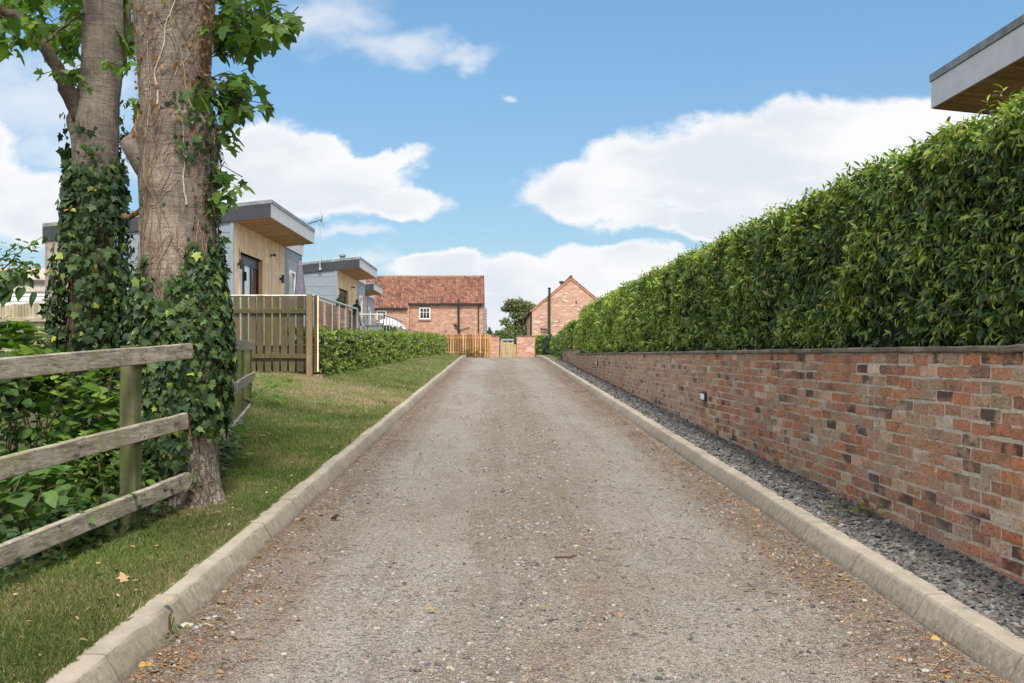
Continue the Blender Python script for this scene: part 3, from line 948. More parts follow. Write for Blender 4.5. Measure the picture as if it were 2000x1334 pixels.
def core(mb, fx0, fx1, y0, y1, zb, zt, st=.5):
    """solid dark filler inside a hedge, so its gaps read as deep shade; fx0, fx1, zb, zt functions of y"""
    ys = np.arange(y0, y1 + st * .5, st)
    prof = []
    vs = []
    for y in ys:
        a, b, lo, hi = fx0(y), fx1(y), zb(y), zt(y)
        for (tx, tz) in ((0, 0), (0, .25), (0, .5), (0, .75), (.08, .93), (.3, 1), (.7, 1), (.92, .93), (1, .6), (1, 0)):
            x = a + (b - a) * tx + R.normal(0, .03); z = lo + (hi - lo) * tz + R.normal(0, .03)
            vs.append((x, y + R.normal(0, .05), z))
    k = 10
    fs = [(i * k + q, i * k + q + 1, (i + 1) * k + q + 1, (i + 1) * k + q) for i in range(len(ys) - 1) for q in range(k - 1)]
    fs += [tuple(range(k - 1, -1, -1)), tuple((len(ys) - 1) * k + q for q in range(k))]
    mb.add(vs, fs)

DARKG, MIDG, NEWG, OLIVE = (.044, .074, .018), (.090, .138, .026), (.28, .34, .05), (.18, .20, .045)

def hedge_cols(new, yellow=0.0):
    def fn(n, t):
        c = pick([DARKG, MIDG, (.043, .088, .022)], n, [3, 3, 3])
        m = (R.random(n) < new * (.25 + 1.5 * t))[:, None]
        c = np.where(m, pick([NEWG, (.15, .235, .04), OLIVE], n, [2, 2, 1 + 2 * yellow]), c)
        return c
    return fn

# ---- tall hedge on the wall
HX = 2.745
hz = lambda y: 2.83 + .06 * sstep(5, 12, y) + .05 * sstep(14, 26, y) - .55 * sstep(33.5, 37.3, y) + .025 * math.sin(y * 1.7) + .02 * math.sin(y * 4.1)
hz = np.vectorize(hz)
hedge = thing('hedge', 'tall clipped laurel hedge growing along the top of the long brick wall', 'hedge', (3.2, 18, 1.3))
cm_ = MB()
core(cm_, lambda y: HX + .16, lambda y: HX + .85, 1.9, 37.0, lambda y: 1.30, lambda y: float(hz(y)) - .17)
cm_.build('dark_core', M['hedge_core'], hedge)
lm = MB()
def hedge_front(lm, n, y0, y1, size, k):
    y = R.uniform(y0, y1, n)
    zt = hz(y)
    z = 1.47 + (zt - 1.47) * R.random(n) ** .95
    bul = np.array([mnoise.noise(Vector((0, a * 1.3, b * 1.6))) for a, b in zip(y, z)])
    hole = np.array([mnoise.noise(Vector((7, a * 2.6, b * 3.0))) for a, b in zip(y, z)])
    x = HX + .05 - .13 * bul + R.uniform(0, .10, n) + .12 * sstep(.8, 1.0, (z - 1.47) / (zt - 1.47)) ** 2 + .06 * (z < 1.55)
    kp = hole > -.42
    x, y, z, bul = x[kp], y[kp], z[kp], bul[kp]
    m = len(x)
    ax = np.stack([-np.ones(m), R.normal(0, .55, m), R.normal(.30, .35, m)], 1)
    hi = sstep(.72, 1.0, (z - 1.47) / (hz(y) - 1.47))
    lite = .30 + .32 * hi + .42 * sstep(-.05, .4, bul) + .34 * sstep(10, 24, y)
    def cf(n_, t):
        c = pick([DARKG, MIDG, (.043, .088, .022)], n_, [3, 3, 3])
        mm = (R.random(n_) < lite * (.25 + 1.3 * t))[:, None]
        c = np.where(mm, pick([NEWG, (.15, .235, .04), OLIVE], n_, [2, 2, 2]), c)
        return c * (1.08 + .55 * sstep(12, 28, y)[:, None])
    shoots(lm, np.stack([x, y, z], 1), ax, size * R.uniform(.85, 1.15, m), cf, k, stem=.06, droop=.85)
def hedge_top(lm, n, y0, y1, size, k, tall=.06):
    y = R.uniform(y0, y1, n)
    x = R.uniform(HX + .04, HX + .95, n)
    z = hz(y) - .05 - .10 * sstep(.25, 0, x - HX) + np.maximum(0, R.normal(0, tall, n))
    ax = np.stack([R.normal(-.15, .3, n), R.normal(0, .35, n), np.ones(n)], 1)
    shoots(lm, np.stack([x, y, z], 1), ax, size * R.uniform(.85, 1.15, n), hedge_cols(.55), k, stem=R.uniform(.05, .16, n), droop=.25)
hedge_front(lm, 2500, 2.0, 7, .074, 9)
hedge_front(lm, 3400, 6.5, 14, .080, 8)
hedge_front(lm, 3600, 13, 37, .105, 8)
hedge_top(lm, 720, 2.0, 8, .080, 9, .045)
hedge_top(lm, 1300, 8, 18, .082, 8, .035)
hedge_top(lm, 1200, 17, 37.2, .11, 7, .03)
# deeper leaves that close the face
n = 9000
y = 2.0 * (37 / 2.0) ** R.random(n); z = 1.46 + (hz(y) - .12 - 1.46) * R.random(n)
p = np.stack([HX + R.uniform(.10, .24, n), y, z], 1)
leaves(lm, LANCE, p, unit(np.stack([-R.random(n), R.normal(0, .8, n), R.normal(-.3, .6, n)], 1)), np.stack([-np.ones(n), R.normal(0, .5, n), R.uniform(0, 1, n)], 1), R.uniform(.08, .12, n), pick([DARKG, MIDG], n))
# far end
n = 260
p = np.stack([R.uniform(HX, HX + .9, n), np.full(n, 37.05) + R.normal(0, .05, n), 1.2 + 1.15 * R.random(n)], 1)
shoots(lm, p, np.stack([R.normal(-.2, .5, n), np.ones(n), R.normal(.4, .4, n)], 1), np.full(n, .12), hedge_cols(.4), 7)
lm.build('foliage', M['leaf_gloss'], hedge)

def box_hedge(name, label, ends, wid, zb, zt, n_per, size, new, k=7, group=None, cols=None, side=-1, tall=.03):
    """a hedge between two ground points; its road face runs along ends, its body lies to 'side'"""
    (xa, ya), (xb, yb) = ends
    t = thing(name, label, 'hedge' if 'hedge' in name else 'shrub', ((xa + xb) / 2 + side * wid / 2, (ya + yb) / 2, float(zb((ya + yb) / 2))), group)
    fx = lambda y: xa + (xb - xa) * (y - ya) / (yb - ya)
    c = MB()
    core(c, lambda y: fx(y) + side * .12, lambda y: fx(y) + side * (wid - .1), ya + .12, yb - .1, zb, lambda y: zt(y) - .12, min(.5, (yb - ya) / 5))
    c.build('dark_core', M['hedge_core'], t)
    lm = MB()
    L = yb - ya
    cf = cols or hedge_cols(new)
    zbv, ztv, fxv = np.vectorize(zb), np.vectorize(zt), np.vectorize(fx)
    # road face
    n = int(n_per * L * 0.9)
    y = ya + L * R.random(n) ** 1.35; h = R.random(n)
    z = zbv(y) + .03 + (ztv(y) - zbv(y)) * h
    x = fxv(y) + side * (R.uniform(-.05, .07, n) + .08 * sstep(.8, 1, h))
    shoots(lm, np.stack([x, y, z], 1), np.stack([np.full(n, -side * 1.0), R.normal(-.15, .55, n), R.normal(.5, .4, n)], 1), size * (1 + .35 * (y - ya) / 30) * R.uniform(.8, 1.2, n), cf, k, stem=.06)
    # top
    n = int(n_per * L * wid * .9)
    y = ya + L * R.random(n) ** 1.35
    x = fxv(y) + side * R.uniform(.02, wid, n)
    z = ztv(y) - .03 + np.abs(R.normal(0, tall, n))
    shoots(lm, np.stack([x, y, z], 1), np.stack([R.normal(0, .3, n), R.normal(0, .3, n), np.ones(n)], 1), size * (1 + .35 * (y - ya) / 30) * R.uniform(.8, 1.2, n), hedge_cols(min(1, new * 1.6)) if cols is None else cols, k, stem=.08)
    # near end
    n = int(n_per * wid * 1.0)
    x = fx(ya) + side * R.uniform(0, wid, n); h = R.random(n)
    z = zb(ya) + .03 + (zt(ya) - zb(ya)) * h
    shoots(lm, np.stack([x, ya + R.uniform(-.06, .08, n), z], 1), np.stack([R.normal(0, .5, n), -np.ones(n), R.normal(.5, .4, n)], 1), size * R.uniform(.8, 1.2, n), cf, k, stem=.06)
    # back
    n = int(n_per * L * .25)
    y = R.uniform(ya, yb, n)
    z = zbv(y) + (ztv(y) - zbv(y)) * R.random(n)
    shoots(lm, np.stack([fxv(y) + side * wid, y, z], 1), np.stack([np.full(n, side * 1.0), R.normal(0, .5, n), R.normal(.5, .4, n)], 1), np.full(n, size * 1.3), cf, k, stem=.06)
    # far end
    n = int(n_per * wid * .6)
    shoots(lm, np.stack([fx(yb) + side * R.uniform(0, wid, n), np.full(n, yb), zb(yb) + (zt(yb) - zb(yb)) * R.random(n)], 1), np.stack([R.normal(0, .5, n), np.ones(n), R.normal(.5, .4, n)], 1), np.full(n, size * 1.3), cf, k, stem=.06)
    lm.build('foliage', M['leaf_gloss'], t)
    return t
box_hedge('hedge', 'low glossy hedge running along the grass bank from the slatted wooden fence', ((-3.45, 20.35), (-2.40, 49.5)), .8,
          lambda y: float(zl(-3.4 + .036 * (y - 20), y)) - .03, lambda y: 1.85 + .0152 * (y - 20.3) + .03 * math.sin(y * 3.1), 52, .085, .95, 7, tall=.04)
box_hedge('hedge', 'dark green hedge beyond the end of the brick wall, in front of the gabled barn', ((2.72, 37.6), (2.72, 51)), 1.2,
          lambda y: 1.30, lambda y: 2.58 - .034 * (y - 37.6), 60, .12, .5, 7, side=1)
box_hedge('bush', 'clipped bright green bush against the end of the brick garden wall', ((2.16, 54.0), (2.16, 55.0)), .55,
          lambda y: 1.26, lambda y: 2.36, 190, .12, .8, 7, side=1)
box_hedge('bush', 'dark blue-green bush at the foot of the dark hedge by the grass patch', ((2.48, 52.6), (2.48, 53.4)), .62,
          lambda y: 1.26, lambda y: 2.24, 190, .12, .0, 7, side=1, cols=lambda n, t: pick([(.032, .060, .042), (.048, .080, .050), (.06, .10, .055)], n))

# ================================================================== post and rail fences
def zf(x, y):
    return float(zl(x, y))
FD = unit(np.array([.105, 1.0, .042]))
def fpt(y, zoff):
    return np.array([-2.37 + .105 * (y - 4.88), y, zoff + .042 * (y - 6.3)])
fence = thing('post_and_rail_fence', 'weathered three-rail fence with a mossy post, ending against the ivy-clad trunk', 'fence', (-2.4, 4.9, .15))
def post(parent, x, y, zb, zt, w=.095, d=.13, m='post_wood', seg=10):
    mb = MB().beam((x, y, zb), (x, y, zt), w, d, seg, .0022, bev=.007, up=(0, 1, 0))
    return mb.build('post', M[m], parent)
for py in (6.34, 4.50, 2.66):
    p0 = fpt(py, 0)
    post(fence, p0[0] - .055, py + .02, zf(p0[0], py) - .15, 1.455 + .042 * (py - 6.3))
# rails: heights of their middles where the post stands (from the photograph)
for (zc, h) in ((1.394, .106), (.922, .108), (.507, .110)):
    ye = 7.08 if zc > 1 else (7.0 if zc > .7 else 7.02)
    mb = MB().beam(fpt(1.7, zc) + np.array([.02, 0, 0]), fpt(ye, zc) + np.array([.02, 0, 0]), .042, h, 22, .0014, bev=.006)
    for dz_ in (-.03, .03):
        c = fpt(6.34, zc) + np.array([.038, R.normal(0, .01), dz_])
        mb.tube([c, c + np.array([.006, 0, 0])], .005, 6, (.08, .08, .08))
    mb.build('rail', M['rail_wood'], fence)

fence2 = thing('post_and_rail_fence', 'short three-rail fence of mossy green posts behind the trunk, running back along the grass', 'fence', (-3, 12, .5))
def f2(y):
    return np.array([-2.40 - .182 * (y - 8.40), y, 0])
for py in (9.75, 11.55, 13.6, 15.4):
    p = f2(py)
    post(fence2, p[0] - .07, py, zf(p[0], py) - .2, 1.58 + .006 * (py - 11), .10, .10)
ZR = lambda y, k: (1.50 + .006 * (y - 9), .98 + .014 * (y - 9), .50 + .021 * (y - 9))[k]
for k, (ya, yb) in enumerate(((8.3, 15.75), (8.3, 15.9), (8.3, 14.9))):
    a, b = f2(ya), f2(yb)
    mb = MB().beam((a[0], ya, ZR(ya, k)), (b[0], yb, ZR(yb, k)), .04, .125, 14, .003, bev=.006)
    mb.build('rail', M['rail_wood'], fence2)

# ---- slatted fence facing the camera at the end of the deck
pf = thing('slatted_fence', 'upright slatted wooden fence with two mossy crossrails, gaps between the boards, beside the deck', 'fence', (-4.6, 20, 1.0))
mb = MB()
x = -6.55
while x < -3.74:
    w = .122 + R.normal(0, .003)
    mb.beam((x + w / 2, 20.03, 1.07 + R.normal(0, .008)), (x + w / 2 + R.normal(0, .003), 20.03, 2.555 + R.normal(0, .003)), w, .022, 6, .0012, col=(R.uniform(.75, 1.2),) * 3, bev=.003, up=(0, 1, 0))
    x += w + .034
mb.build('boards', M['pal_wood'], pf)
for (za, zb_) in ((2.205, 2.30), (1.33, 1.42)):
    mb = MB().beam((-6.6, 19.995, (za + zb_) / 2), (-3.71, 19.995, (za + zb_) / 2), .04, .09, 12, .0015, bev=.004)
    mb.build('rail', M['pal_wood'], pf)
mb = MB().beam((-3.648, 19.97, .85), (-3.648, 19.97, 2.578), .108, .11, 8, .001, bev=.005, up=(0, 1, 0))
mb.build('post', M['pal_post'], pf)
mb = MB().beam((-3.55, 20.08, 1.05), (-3.55, 20.08, 2.572), .06, .045, 6, .001, bev=.003, up=(0, 1, 0))
mb.build('corner_board', M['pal_wood'], pf)
mb = MB().beam((-3.50, 20.06, 1.07), (-3.50, 20.06, 2.55), .022, .05, 6, .0005, bev=.002, up=(0, 1, 0), col=(1.5, 1.5, 1.5))
mb.build('edge_strip', M['larch'], pf)
mb = MB().box((-3.56, 19.85, zf(-3.5, 20) - .05), (-3.38, 20.12, zf(-3.5, 20) + .05))
tag(mb.build('stone_block', m_plain('stone_block', (.22, .17, .12), .9, .1, var=.4, nscale=20)), 'brown stone lying at the foot of the slatted fence by the low hedge', 'stone')

# ---- old vertical board fence behind the shrubs
of = thing('board_fence', 'old pale vertical-board fence behind the shrubs, below the white caravan', 'fence', (-9, 21, 1.2))
mb = MB()
x = -12.6
while x < -6.7:
    zt = 2.42 + .05 * sstep(-10.3, -9.2, x) - .06 * sstep(-10, -12, x)
    mb.box((x, 21.0, .9), (x + .062, 21.02 + R.uniform(0, .008), zt + R.normal(0, .006)), (R.uniform(.75, 1.25),) * 3)
    x += .068
mb.build('boards', M['old_board'], of)
for px in (-11.4, -9.05, -7.4):
    MB().beam((px, 20.93, .7), (px, 20.93, 2.43), .11, .10, 4, .001, up=(0, 1, 0)).build('post', M['old_board'], of)
for z in (2.12, 1.3):
    MB().beam((-12.6, 20.97, z), (-6.7, 20.97, z), .05, .09, 8, .001).build('rail', M['old_board'], of)
MB().beam((-9.5, 20.6, .8), (-9.1, 20.88, 2.0), .08, .06, 4, .001).build('brace', M['larch_grey'], of)

# ---- weathered fence between the cabin decks and the low hedge
gf = thing('board_fence', 'weathered grey board fence behind the low hedge, near the white parasol', 'fence', (-3.3, 48, 1.3))
mb = MB()
for i in range(118):
    y = 38.5 + i * .148
    xx = -3.75 + .0465 * (y - 40)
    mb.box((xx - .012, y, 1.2), (xx + .012, y + .14, 2.44 + .006 * (y - 40) * .2 + R.normal(0, .008)), (R.uniform(.75, 1.25),) * 3)
mb.build('boards', M['larch_grey'], gf)
for y in (39, 43, 47, 51, 55):
    xx = -3.75 + .0465 * (y - 40)
    MB().box((xx + .014, y, 1.1), (xx + .09, y + .09, 2.40)).build('post', M['old_board'], gf)

# ================================================================== the two sycamores
def m_bark():
    q = NM('bark')
    n1 = q.noise(3.2, 7, .65); n2 = q.noise(1.0, 6, .65, q.mapv((26, 26, 3.2)), .5); n3 = q.noise(1.0, 5, .6, q.mapv((5, 5, 38)), .8)
    c = q.mix(q.rng(n1, .32, .68), (.140, .110, .086), (.300, .245, .197))
    c = q.mix(q.mth('MULTIPLY', q.rng(n2, .52, .70), .60), c, (.085, .066, .052))
    c = q.mix(q.rng(n3, .56, .68, 0, .5), c, (.095, .074, .056))
    c = q.mix(q.rng(q.noise(7, 6, .7), .56, .72, 0, .5), c, (.33, .275, .235))
    c = q.mix(q.rng(q.noise(1.7, 6, .7, q.mapv((1, 1, .6))), .50, .68, 0, .65), c, (.088, .070, .056))
    c = q.mix(q.rng(q.noise(2.1, 5), .55, .70, 0, .35), c, (.13, .125, .055))
    c = q.mix(1.0, c, q.attr(), 'MULTIPLY')
    wv = q.n('ShaderNodeVectorMath', operation='ADD'); q.L.new(q.mapv((26, 26, 7)), wv.inputs[0]); q.L.new(q.mix(1.0, q.noise(5, 5, .7, None, 0, 'Color'), (2.6, 2.6, 2.6), 'MULTIPLY'), wv.inputs[1])
    pl = q.voro(1.0, wv.outputs[0], 'Distance', 'DISTANCE_TO_EDGE')
    x, y, z = q.xyz()
    scaly = q.mth('MULTIPLY', q.rng(z, 2.4, .5, .15, 1), q.rng(pl, .12, .0))
    c = q.mix(q.mth('MULTIPLY', scaly, .42), c, (.07, .054, .042))
    h = q.mth('ADD', q.mth('ADD', n2, q.mth('MULTIPLY', n3, .7)), q.mth('MULTIPLY', scaly, -1.2))
    return q.fin(c, .92, q.bump(h, .85, .020), .12)
M['bark'] = m_bark()
M['vine'] = m_attr('vine', .85, 60, .3, .3)

def trunk(zs, cx, cy, rs, seg=56, st=.035, bumps=(), rough=.03, seed=0.0):
    """zs, cx, cy, rs: control values up the stem; returns a mesh builder and a surface function"""
    zs = np.array(zs, float)
    def cen(z): return np.array([np.interp(z, zs, cx), np.interp(z, zs, cy)])
    def radius(z, a):
        r = np.interp(z, zs, rs)
        r *= 1 + rough * 1.6 * mnoise.fractal(Vector((math.cos(a) * 1.3, math.sin(a) * 1.3, z * .9 + seed)), 1.0, 2.0, 4)
        r += .010 * mnoise.noise(Vector((math.cos(a) * 7, math.sin(a) * 7, z * 2.2 + seed)))
        r += .004 * mnoise.noise(Vector((math.cos(a) * 4, math.sin(a) * 4, z * 30 + seed)))
        for (bz, ba, h, sz, sa) in bumps:
            da = (a - ba + math.pi) % (2 * math.pi) - math.pi
            r += h * math.exp(-((z - bz) / sz) ** 2 - (da / sa) ** 2)
        return r
    zz = np.arange(zs[0], zs[-1], st)
    vs = []
    for z in zz:
        c = cen(z)
        for k in range(seg):
            a = 2 * math.pi * k / seg
            r = radius(z, a)
            vs.append((c[0] + r * math.cos(a), c[1] + r * math.sin(a), z))
    n = len(zz)
    fs = [(i * seg + k, i * seg + (k + 1) % seg, (i + 1) * seg + (k + 1) % seg, (i + 1) * seg + k) for i in range(n - 1) for k in range(seg)]
    fs += [tuple((n - 1) * seg + k for k in range(seg))]
    mb = MB().add(vs, fs)
    return mb, cen, radius

TY = 7.4
K1 = TY / 2000
Z1 = [.05, .28, .36, .45, .58, .8, 1.1, 1.5, 1.75, 2.1, 2.48, 2.75, 3.0, 3.12, 3.23, 3.6, 3.97, 4.6, 6, 8, 10]
C1 = [(px - 970) * K1 for px in (356, 356, 357, 359, 360, 356, 352, 350, 350, 350, 347, 346, 345, 343, 341, 341, 341, 342, 338, 330, 320)]
R1 = [.38, .335, .28, .255, .238, .245, .26, .275, .29, .268, .258, .272, .275, .258, .243, .262, .285, .27, .24, .20, .12]
# angle -pi/2 faces the camera; root flares, a swelling round the old pruning wound, knots
B1 = [(.22, -1.0, .10, .18, .28), (.25, -2.1, .09, .20, .25), (.2, -.15, .09, .2, .3), (.2, -2.9, .08, .2, .3), (3.02, -1.25, .045, .17, .45), (3.04, -1.25, .03, .05, .14),
      (2.62, -1.95, .03, .09, .22), (2.9, -.2, .03, .2, .5), (2.95, 3.0, .09, .13, .35), (2.2, -.9, .015, .3, .4)]
tree1 = thing('sycamore_tree', 'thick sycamore trunk with bare vine stems and an ivy collar beside the rail fence', 'tree', (C1[1], TY, .25))
mb, cen1, rad1 = trunk(Z1, C1, [TY] * len(Z1), R1, 64, .028, B1, seed=2.0)
tr1 = mb.build('trunk', M['bark'], tree1, smooth=True)
# sawn-off limb at left, and an eye-shaped knot
sx, sy, sz_ = at(282, 300, TY - .02)
mb = MB()
stub = [(sx + .10, sy + .02, sz_ - .13), (sx + .02, sy - .02, sz_ - .06), (sx - .05, sy - .03, sz_ + .02), (sx - .118, sy - .035, sz_ + .095)]
mb.tube(stub, [.15, .115, .085, .062], 16)
mb.build('limb_stub', M['bark'], tree1, smooth=True)
kc = at(352, 222, TY)
ky = TY - rad1(float(kc[2]), -math.pi / 2 + .05) - .006
mb = MB()
for rr, th in ((.040, .013), (.027, .009), (.016, .007)):
    ring = [(kc[0] + rr * 1.15 * math.cos(a), ky + .006 - .004 * (rr < .03) + .006 * math.sin(3 * a), kc[2] + rr * .75 * math.sin(a)) for a in np.linspace(0, 2 * math.pi, 15)]
    mb.tube(ring, th, 8, (.85, .82, .8), cap=False)
mb.add([(kc[0] + .022 * math.cos(a), ky - .012, kc[2] + .015 * math.sin(a)) for a in np.arange(10) * .6283], [tuple(range(10))], (.2, .18, .16))
mb.build('knot', M['bark'], tree1, smooth=True)

# bare ivy stems creeping up the bark
mb = MB()
def surf1(z, a, off):
    c = cen1(z); r = rad1(z, a) + off
    return (c[0] + r * math.cos(a), c[1] + r * math.sin(a), z)
for i in range(78):
    a = -math.pi / 2 + R.uniform(-1.75, 1.75)
    if R.random() < .55:
        a = -math.pi / 2 + R.choice([-1, 1]) * R.uniform(.55, 1.6)
    z = R.uniform(1.7, 3.0) if i < 44 else R.uniform(2.6, 4.2)
    L = R.uniform(.5, 2.6)
    da = R.normal(0, .006)
    pts = []
    steps = int(L / .03)
    for k in range(steps):
        pts.append(surf1(z, a, .004))
        z += .03; da = da * .92 + R.normal(0, .016); a += da
        if z > 5.4:
            break
    if len(pts) > 5:
        rr = R.choice([.0018, .0028, .004, .006], p=[.45, .3, .18, .07])
        tone = pick([(.17, .095, .055), (.13, .08, .05), (.21, .145, .095), (.28, .215, .15)], 1)[0]
        mb.tube(pts, np.linspace(rr, rr * .55, len(pts)), 6, tone)
for i in range(60):                                    # side twigs running across
    a = -math.pi / 2 + R.uniform(-1.3, 1.3); z = R.uniform(2.0, 4.1); s_ = R.choice([-1, 1])
    pts = []
    for k in range(R.integers(8, 26)):
        pts.append(surf1(z, a, .005)); a += s_ * R.uniform(.02, .06); z += R.normal(.012, .014)
    mb.tube(pts, np.linspace(.003, .0012, len(pts)), 5, pick([(.30, .18, .10), (.38, .28, .19), (.20, .12, .07)], 1)[0])
for (ax_, zx, n_) in ((-1.75, 3.15, 44), (-1.05, 2.45, 24)):   # pale forked stems in the middle
    a, z, wv = ax_, zx, 0.0
    pts = []
    for k in range(n_):
        pts.append(surf1(z, a, .006)); z += .022; wv = wv * .8 + R.normal(0, .010); a += wv + (.010 if ax_ < -1.5 else -.006)
    mb.tube(pts, np.linspace(.007, .003, n_), 7, (.42, .35, .27))
mb.build('vine_stems', M['vine'], tree1)
# withered ivy leaves still clinging to the right edge of the bark
mb = MB()
n = 300
a = np.where(R.random(n) < .6, R.uniform(-.55, -.1, n), R.uniform(-3.0, -.2, n)); z = np.where(a > -.56, R.uniform(3.25, 4.6, n), R.uniform(2.9, 4.2, n))
pp = np.array([surf1(zz_, aa, .015) for zz_, aa in zip(z, a)])
on = np.stack([np.cos(a), np.sin(a), np.zeros(n)], 1)
leaves(mb, IVYL, pp, unit(R.normal(0, .5, (n, 3)) + np.array([0, 0, -1.0])), on + R.normal(0, .7, (n, 3)), R.uniform(.018, .045, n), pick([(.26, .13, .05), (.32, .18, .08), (.20, .10, .045), (.36, .26, .16)], n))
mb.build('withered_leaves', M['leaf_thin'], tree1)

# second trunk
TY2 = 8.9
K2 = TY2 / 2000
Z2 = [.1, .6, 1.3, 2.0, 2.8, 3.25, 3.45, 3.62, 3.8, 4.1, 4.5, 6, 8, 10]
C2 = [(px - 970) * K2 for px in (163, 165, 170, 178, 184, 186, 184, 190, 197, 200, 200, 203, 205, 205)]
R2 = [.20, .17, .165, .168, .18, .195, .205, .185, .175, .168, .165, .15, .12, .05]
tree2 = thing('sycamore_tree', 'slimmer sycamore trunk wrapped in ivy with a forked bough, behind the thick trunk', 'tree', (C2[0], TY2, .2))
mb, cen2, rad2 = trunk(Z2, C2, [TY2] * len(Z2), R2, 44, .035, [(3.42, 3.0, .05, .12, .5)], seed=7.0)
mb.build('trunk', M['bark'], tree2, smooth=True)
def wob(path, rr, n=26, amp=.02):
    path = np.array(path, float); t = np.linspace(0, len(path) - 1, n)
    P = np.stack([np.interp(t, np.arange(len(path)), path[:, i]) for i in range(3)], 1)
    for _ in range(3):
        P[1:-1] = (P[:-2] + P[1:-1] * 2 + P[2:]) / 4
    P[1:-1] += R.normal(0, amp * .35, (n - 2, 3))
    return P, np.interp(t, np.arange(len(rr)), rr)
def bough(parent, pix, rr, y0, y1, seg=12, tone=(.55, .52, .5), name='bough'):
    ys = np.linspace(y0, y1, len(pix))
    P, r = wob([at(px, py, yy) for (px, py), yy in zip(pix, ys)], rr)
    return MB().tube(P, r, seg, tone).build(name, M['bark'], parent, smooth=True)
bough(tree2, [(160, 235), (135, 178), (112, 128), (82, 82), (48, 40), (5, 22), (-60, -30), (-160, -110)], [.085, .075, .055, .052, .046, .04, .035, .02], TY2 - .1, TY2 - .5)
bough(tree2, [(86, 84), (110, 62), (150, 36), (205, -10)], [.016, .013, .010, .007], TY2 - .3, TY2 - .1, 8)
bough(tree2, [(205, 210), (236, 120), (243, 60), (246, -20), (262, -160)], [.05, .055, .05, .045, .03], TY2 + .25, TY2 + .5, 12, (.75, .85, .45))
bough(tree2, [(240, 95), (262, 78), (285, 66), (330, 40)], [.022, .016, .014, .01], TY2 + .3, TY2 + .3, 8)
bough(tree1, [(410, 60), (450, 30), (500, 22), (560, 10)], [.014, .010, .007, .004], TY, TY + .4, 6, (.5, .45, .4), 'twig')
bough(tree1, [(400, 190), (430, 175), (470, 165), (500, 160)], [.010, .008, .006, .003], TY - .1, TY - .2, 6, (.5, .45, .4), 'twig')
bough(tree2, [(240, 425), (258, 422), (276, 410)], [.025, .02, .018], TY2 - .25, TY2 - .4, 8, (.8, .6, .45), 'twig')

# crowns: lobed leaves hanging from twigs
SYCC = [(.075, .145, .022), (.105, .19, .03), (.055, .115, .02), (.15, .235, .04), (.09, .16, .03)]
def crown_cluster(mb, tw, px0, px1, py0, py1, y0, y1, n, size=.13, lite=0.0, drop=.55):
    nt = max(2, n // 7)
    k = 0
    while k < n:
        c = at(R.uniform(px0, px1), R.uniform(py0, py1), R.uniform(y0, y1))
        a = R.uniform(0, 2 * math.pi)
        d = np.array([math.cos(a), math.sin(a), R.normal(-.1, .35)]); d /= np.linalg.norm(d)
        L = R.uniform(.18, .38)
        q0 = c - d * L * .6 + np.array([0, 0, .05]); q1 = c + d * L * .4
        tw.tube([q0, (q0 + q1) / 2 + R.normal(0, .015, 3) + np.array([0, 0, .02]), q1], [.004, .003, .0015], 5, (.10, .075, .04))
        m = R.integers(5, 9)
        t = R.random(m)
        base = q0 + (q1 - q0) * t[:, None] + R.normal(0, .02, (m, 3))
        az = R.uniform(0, 2 * math.pi, m)
        fwd = np.stack([np.cos(az), np.sin(az), -R.uniform(.1, 1.6, m) * drop * 1.6], 1)
        nor = np.stack([R.normal(0, .45, m), R.normal(-.1, .45, m), np.ones(m)], 1)
        leaves(mb, SYC, base + unit(fwd) * .02, unit(fwd), nor, size * R.uniform(.6, 1.2, m), pick(SYCC, m) * (1 + lite * R.random((m, 1))))
        k += m
lm = tw = MB()
for a in ((425, 545, -25, 60, 7.0, 8.2, 130), (420, 500, 35, 100, 7.2, 8.0, 70), (500, 562, 5, 70, 7.2, 7.8, 34), (415, 440, 0, 100, 7.3, 8, 30),
          (425, 505, 150, 200, 7.0, 7.7, 34), (420, 455, 190, 275, 7.1, 7.7, 26), (450, 490, 195, 235, 7.0, 7.5, 14), (468, 505, 150, 180, 7.0, 7.4, 12)):
    crown_cluster(lm, tw, *a, size=.135)
for a in ((414, 440, 270, 345, 7.2, 7.6, 16), (418, 455, 355, 395, 7.1, 7.5, 14), (412, 432, 150, 300, 7.2, 7.7, 10)):
    crown_cluster(lm, tw, *a, size=.115, drop=.7)
# the crown goes on above the picture
for i in range(120):
    a = R.uniform(0, 2 * math.pi); rr = R.uniform(.4, 3.2); z = R.uniform(4.9, 10.5) 
    c = np.array([-2.3 + rr * math.cos(a) * .9, TY + rr * math.sin(a) * .9, z])
    if c[2] < 1.4 + (693 + 40) * c[1] / 2000:
        continue
    px = 970 + 2000 * c[0] / c[1]; py = 693 - 2000 * (c[2] - 1.4) / c[1]
    crown_cluster(lm, tw, px - 30, px + 30, py - 30, py + 30, c[1] - .2, c[1] + .2, 16, size=.15)
lm.build('crown', M['leaf_thin'], tree1)
lm = tw = MB()
for a in ((-60, 150, -40, 40, 8.2, 9.6, 190), (-60, 70, 20, 85, 8.0, 9.2, 80), (60, 160, 0, 75, 8.8, 9.8, 100), (90, 165, 60, 130, 9.0, 9.8, 40), (120, 160, 120, 160, 8.6, 9.2, 14),
          (236, 275, -30, 60, 8.9, 9.9, 60), (238, 268, 60, 140, 8.9, 9.6, 34), (60, 90, 45, 90, 8.2, 8.6, 8)):
    crown_cluster(lm, tw, *a, size=.135, lite=.9)
for a in ((190, 240, 65, 130, 8.3, 8.6, 9), (240, 275, 190, 290, 8.4, 9.2, 18), (112, 150, 140, 185, 8.3, 8.6, 8)):
    crown_cluster(lm, tw, *a, size=.085, lite=1.2)
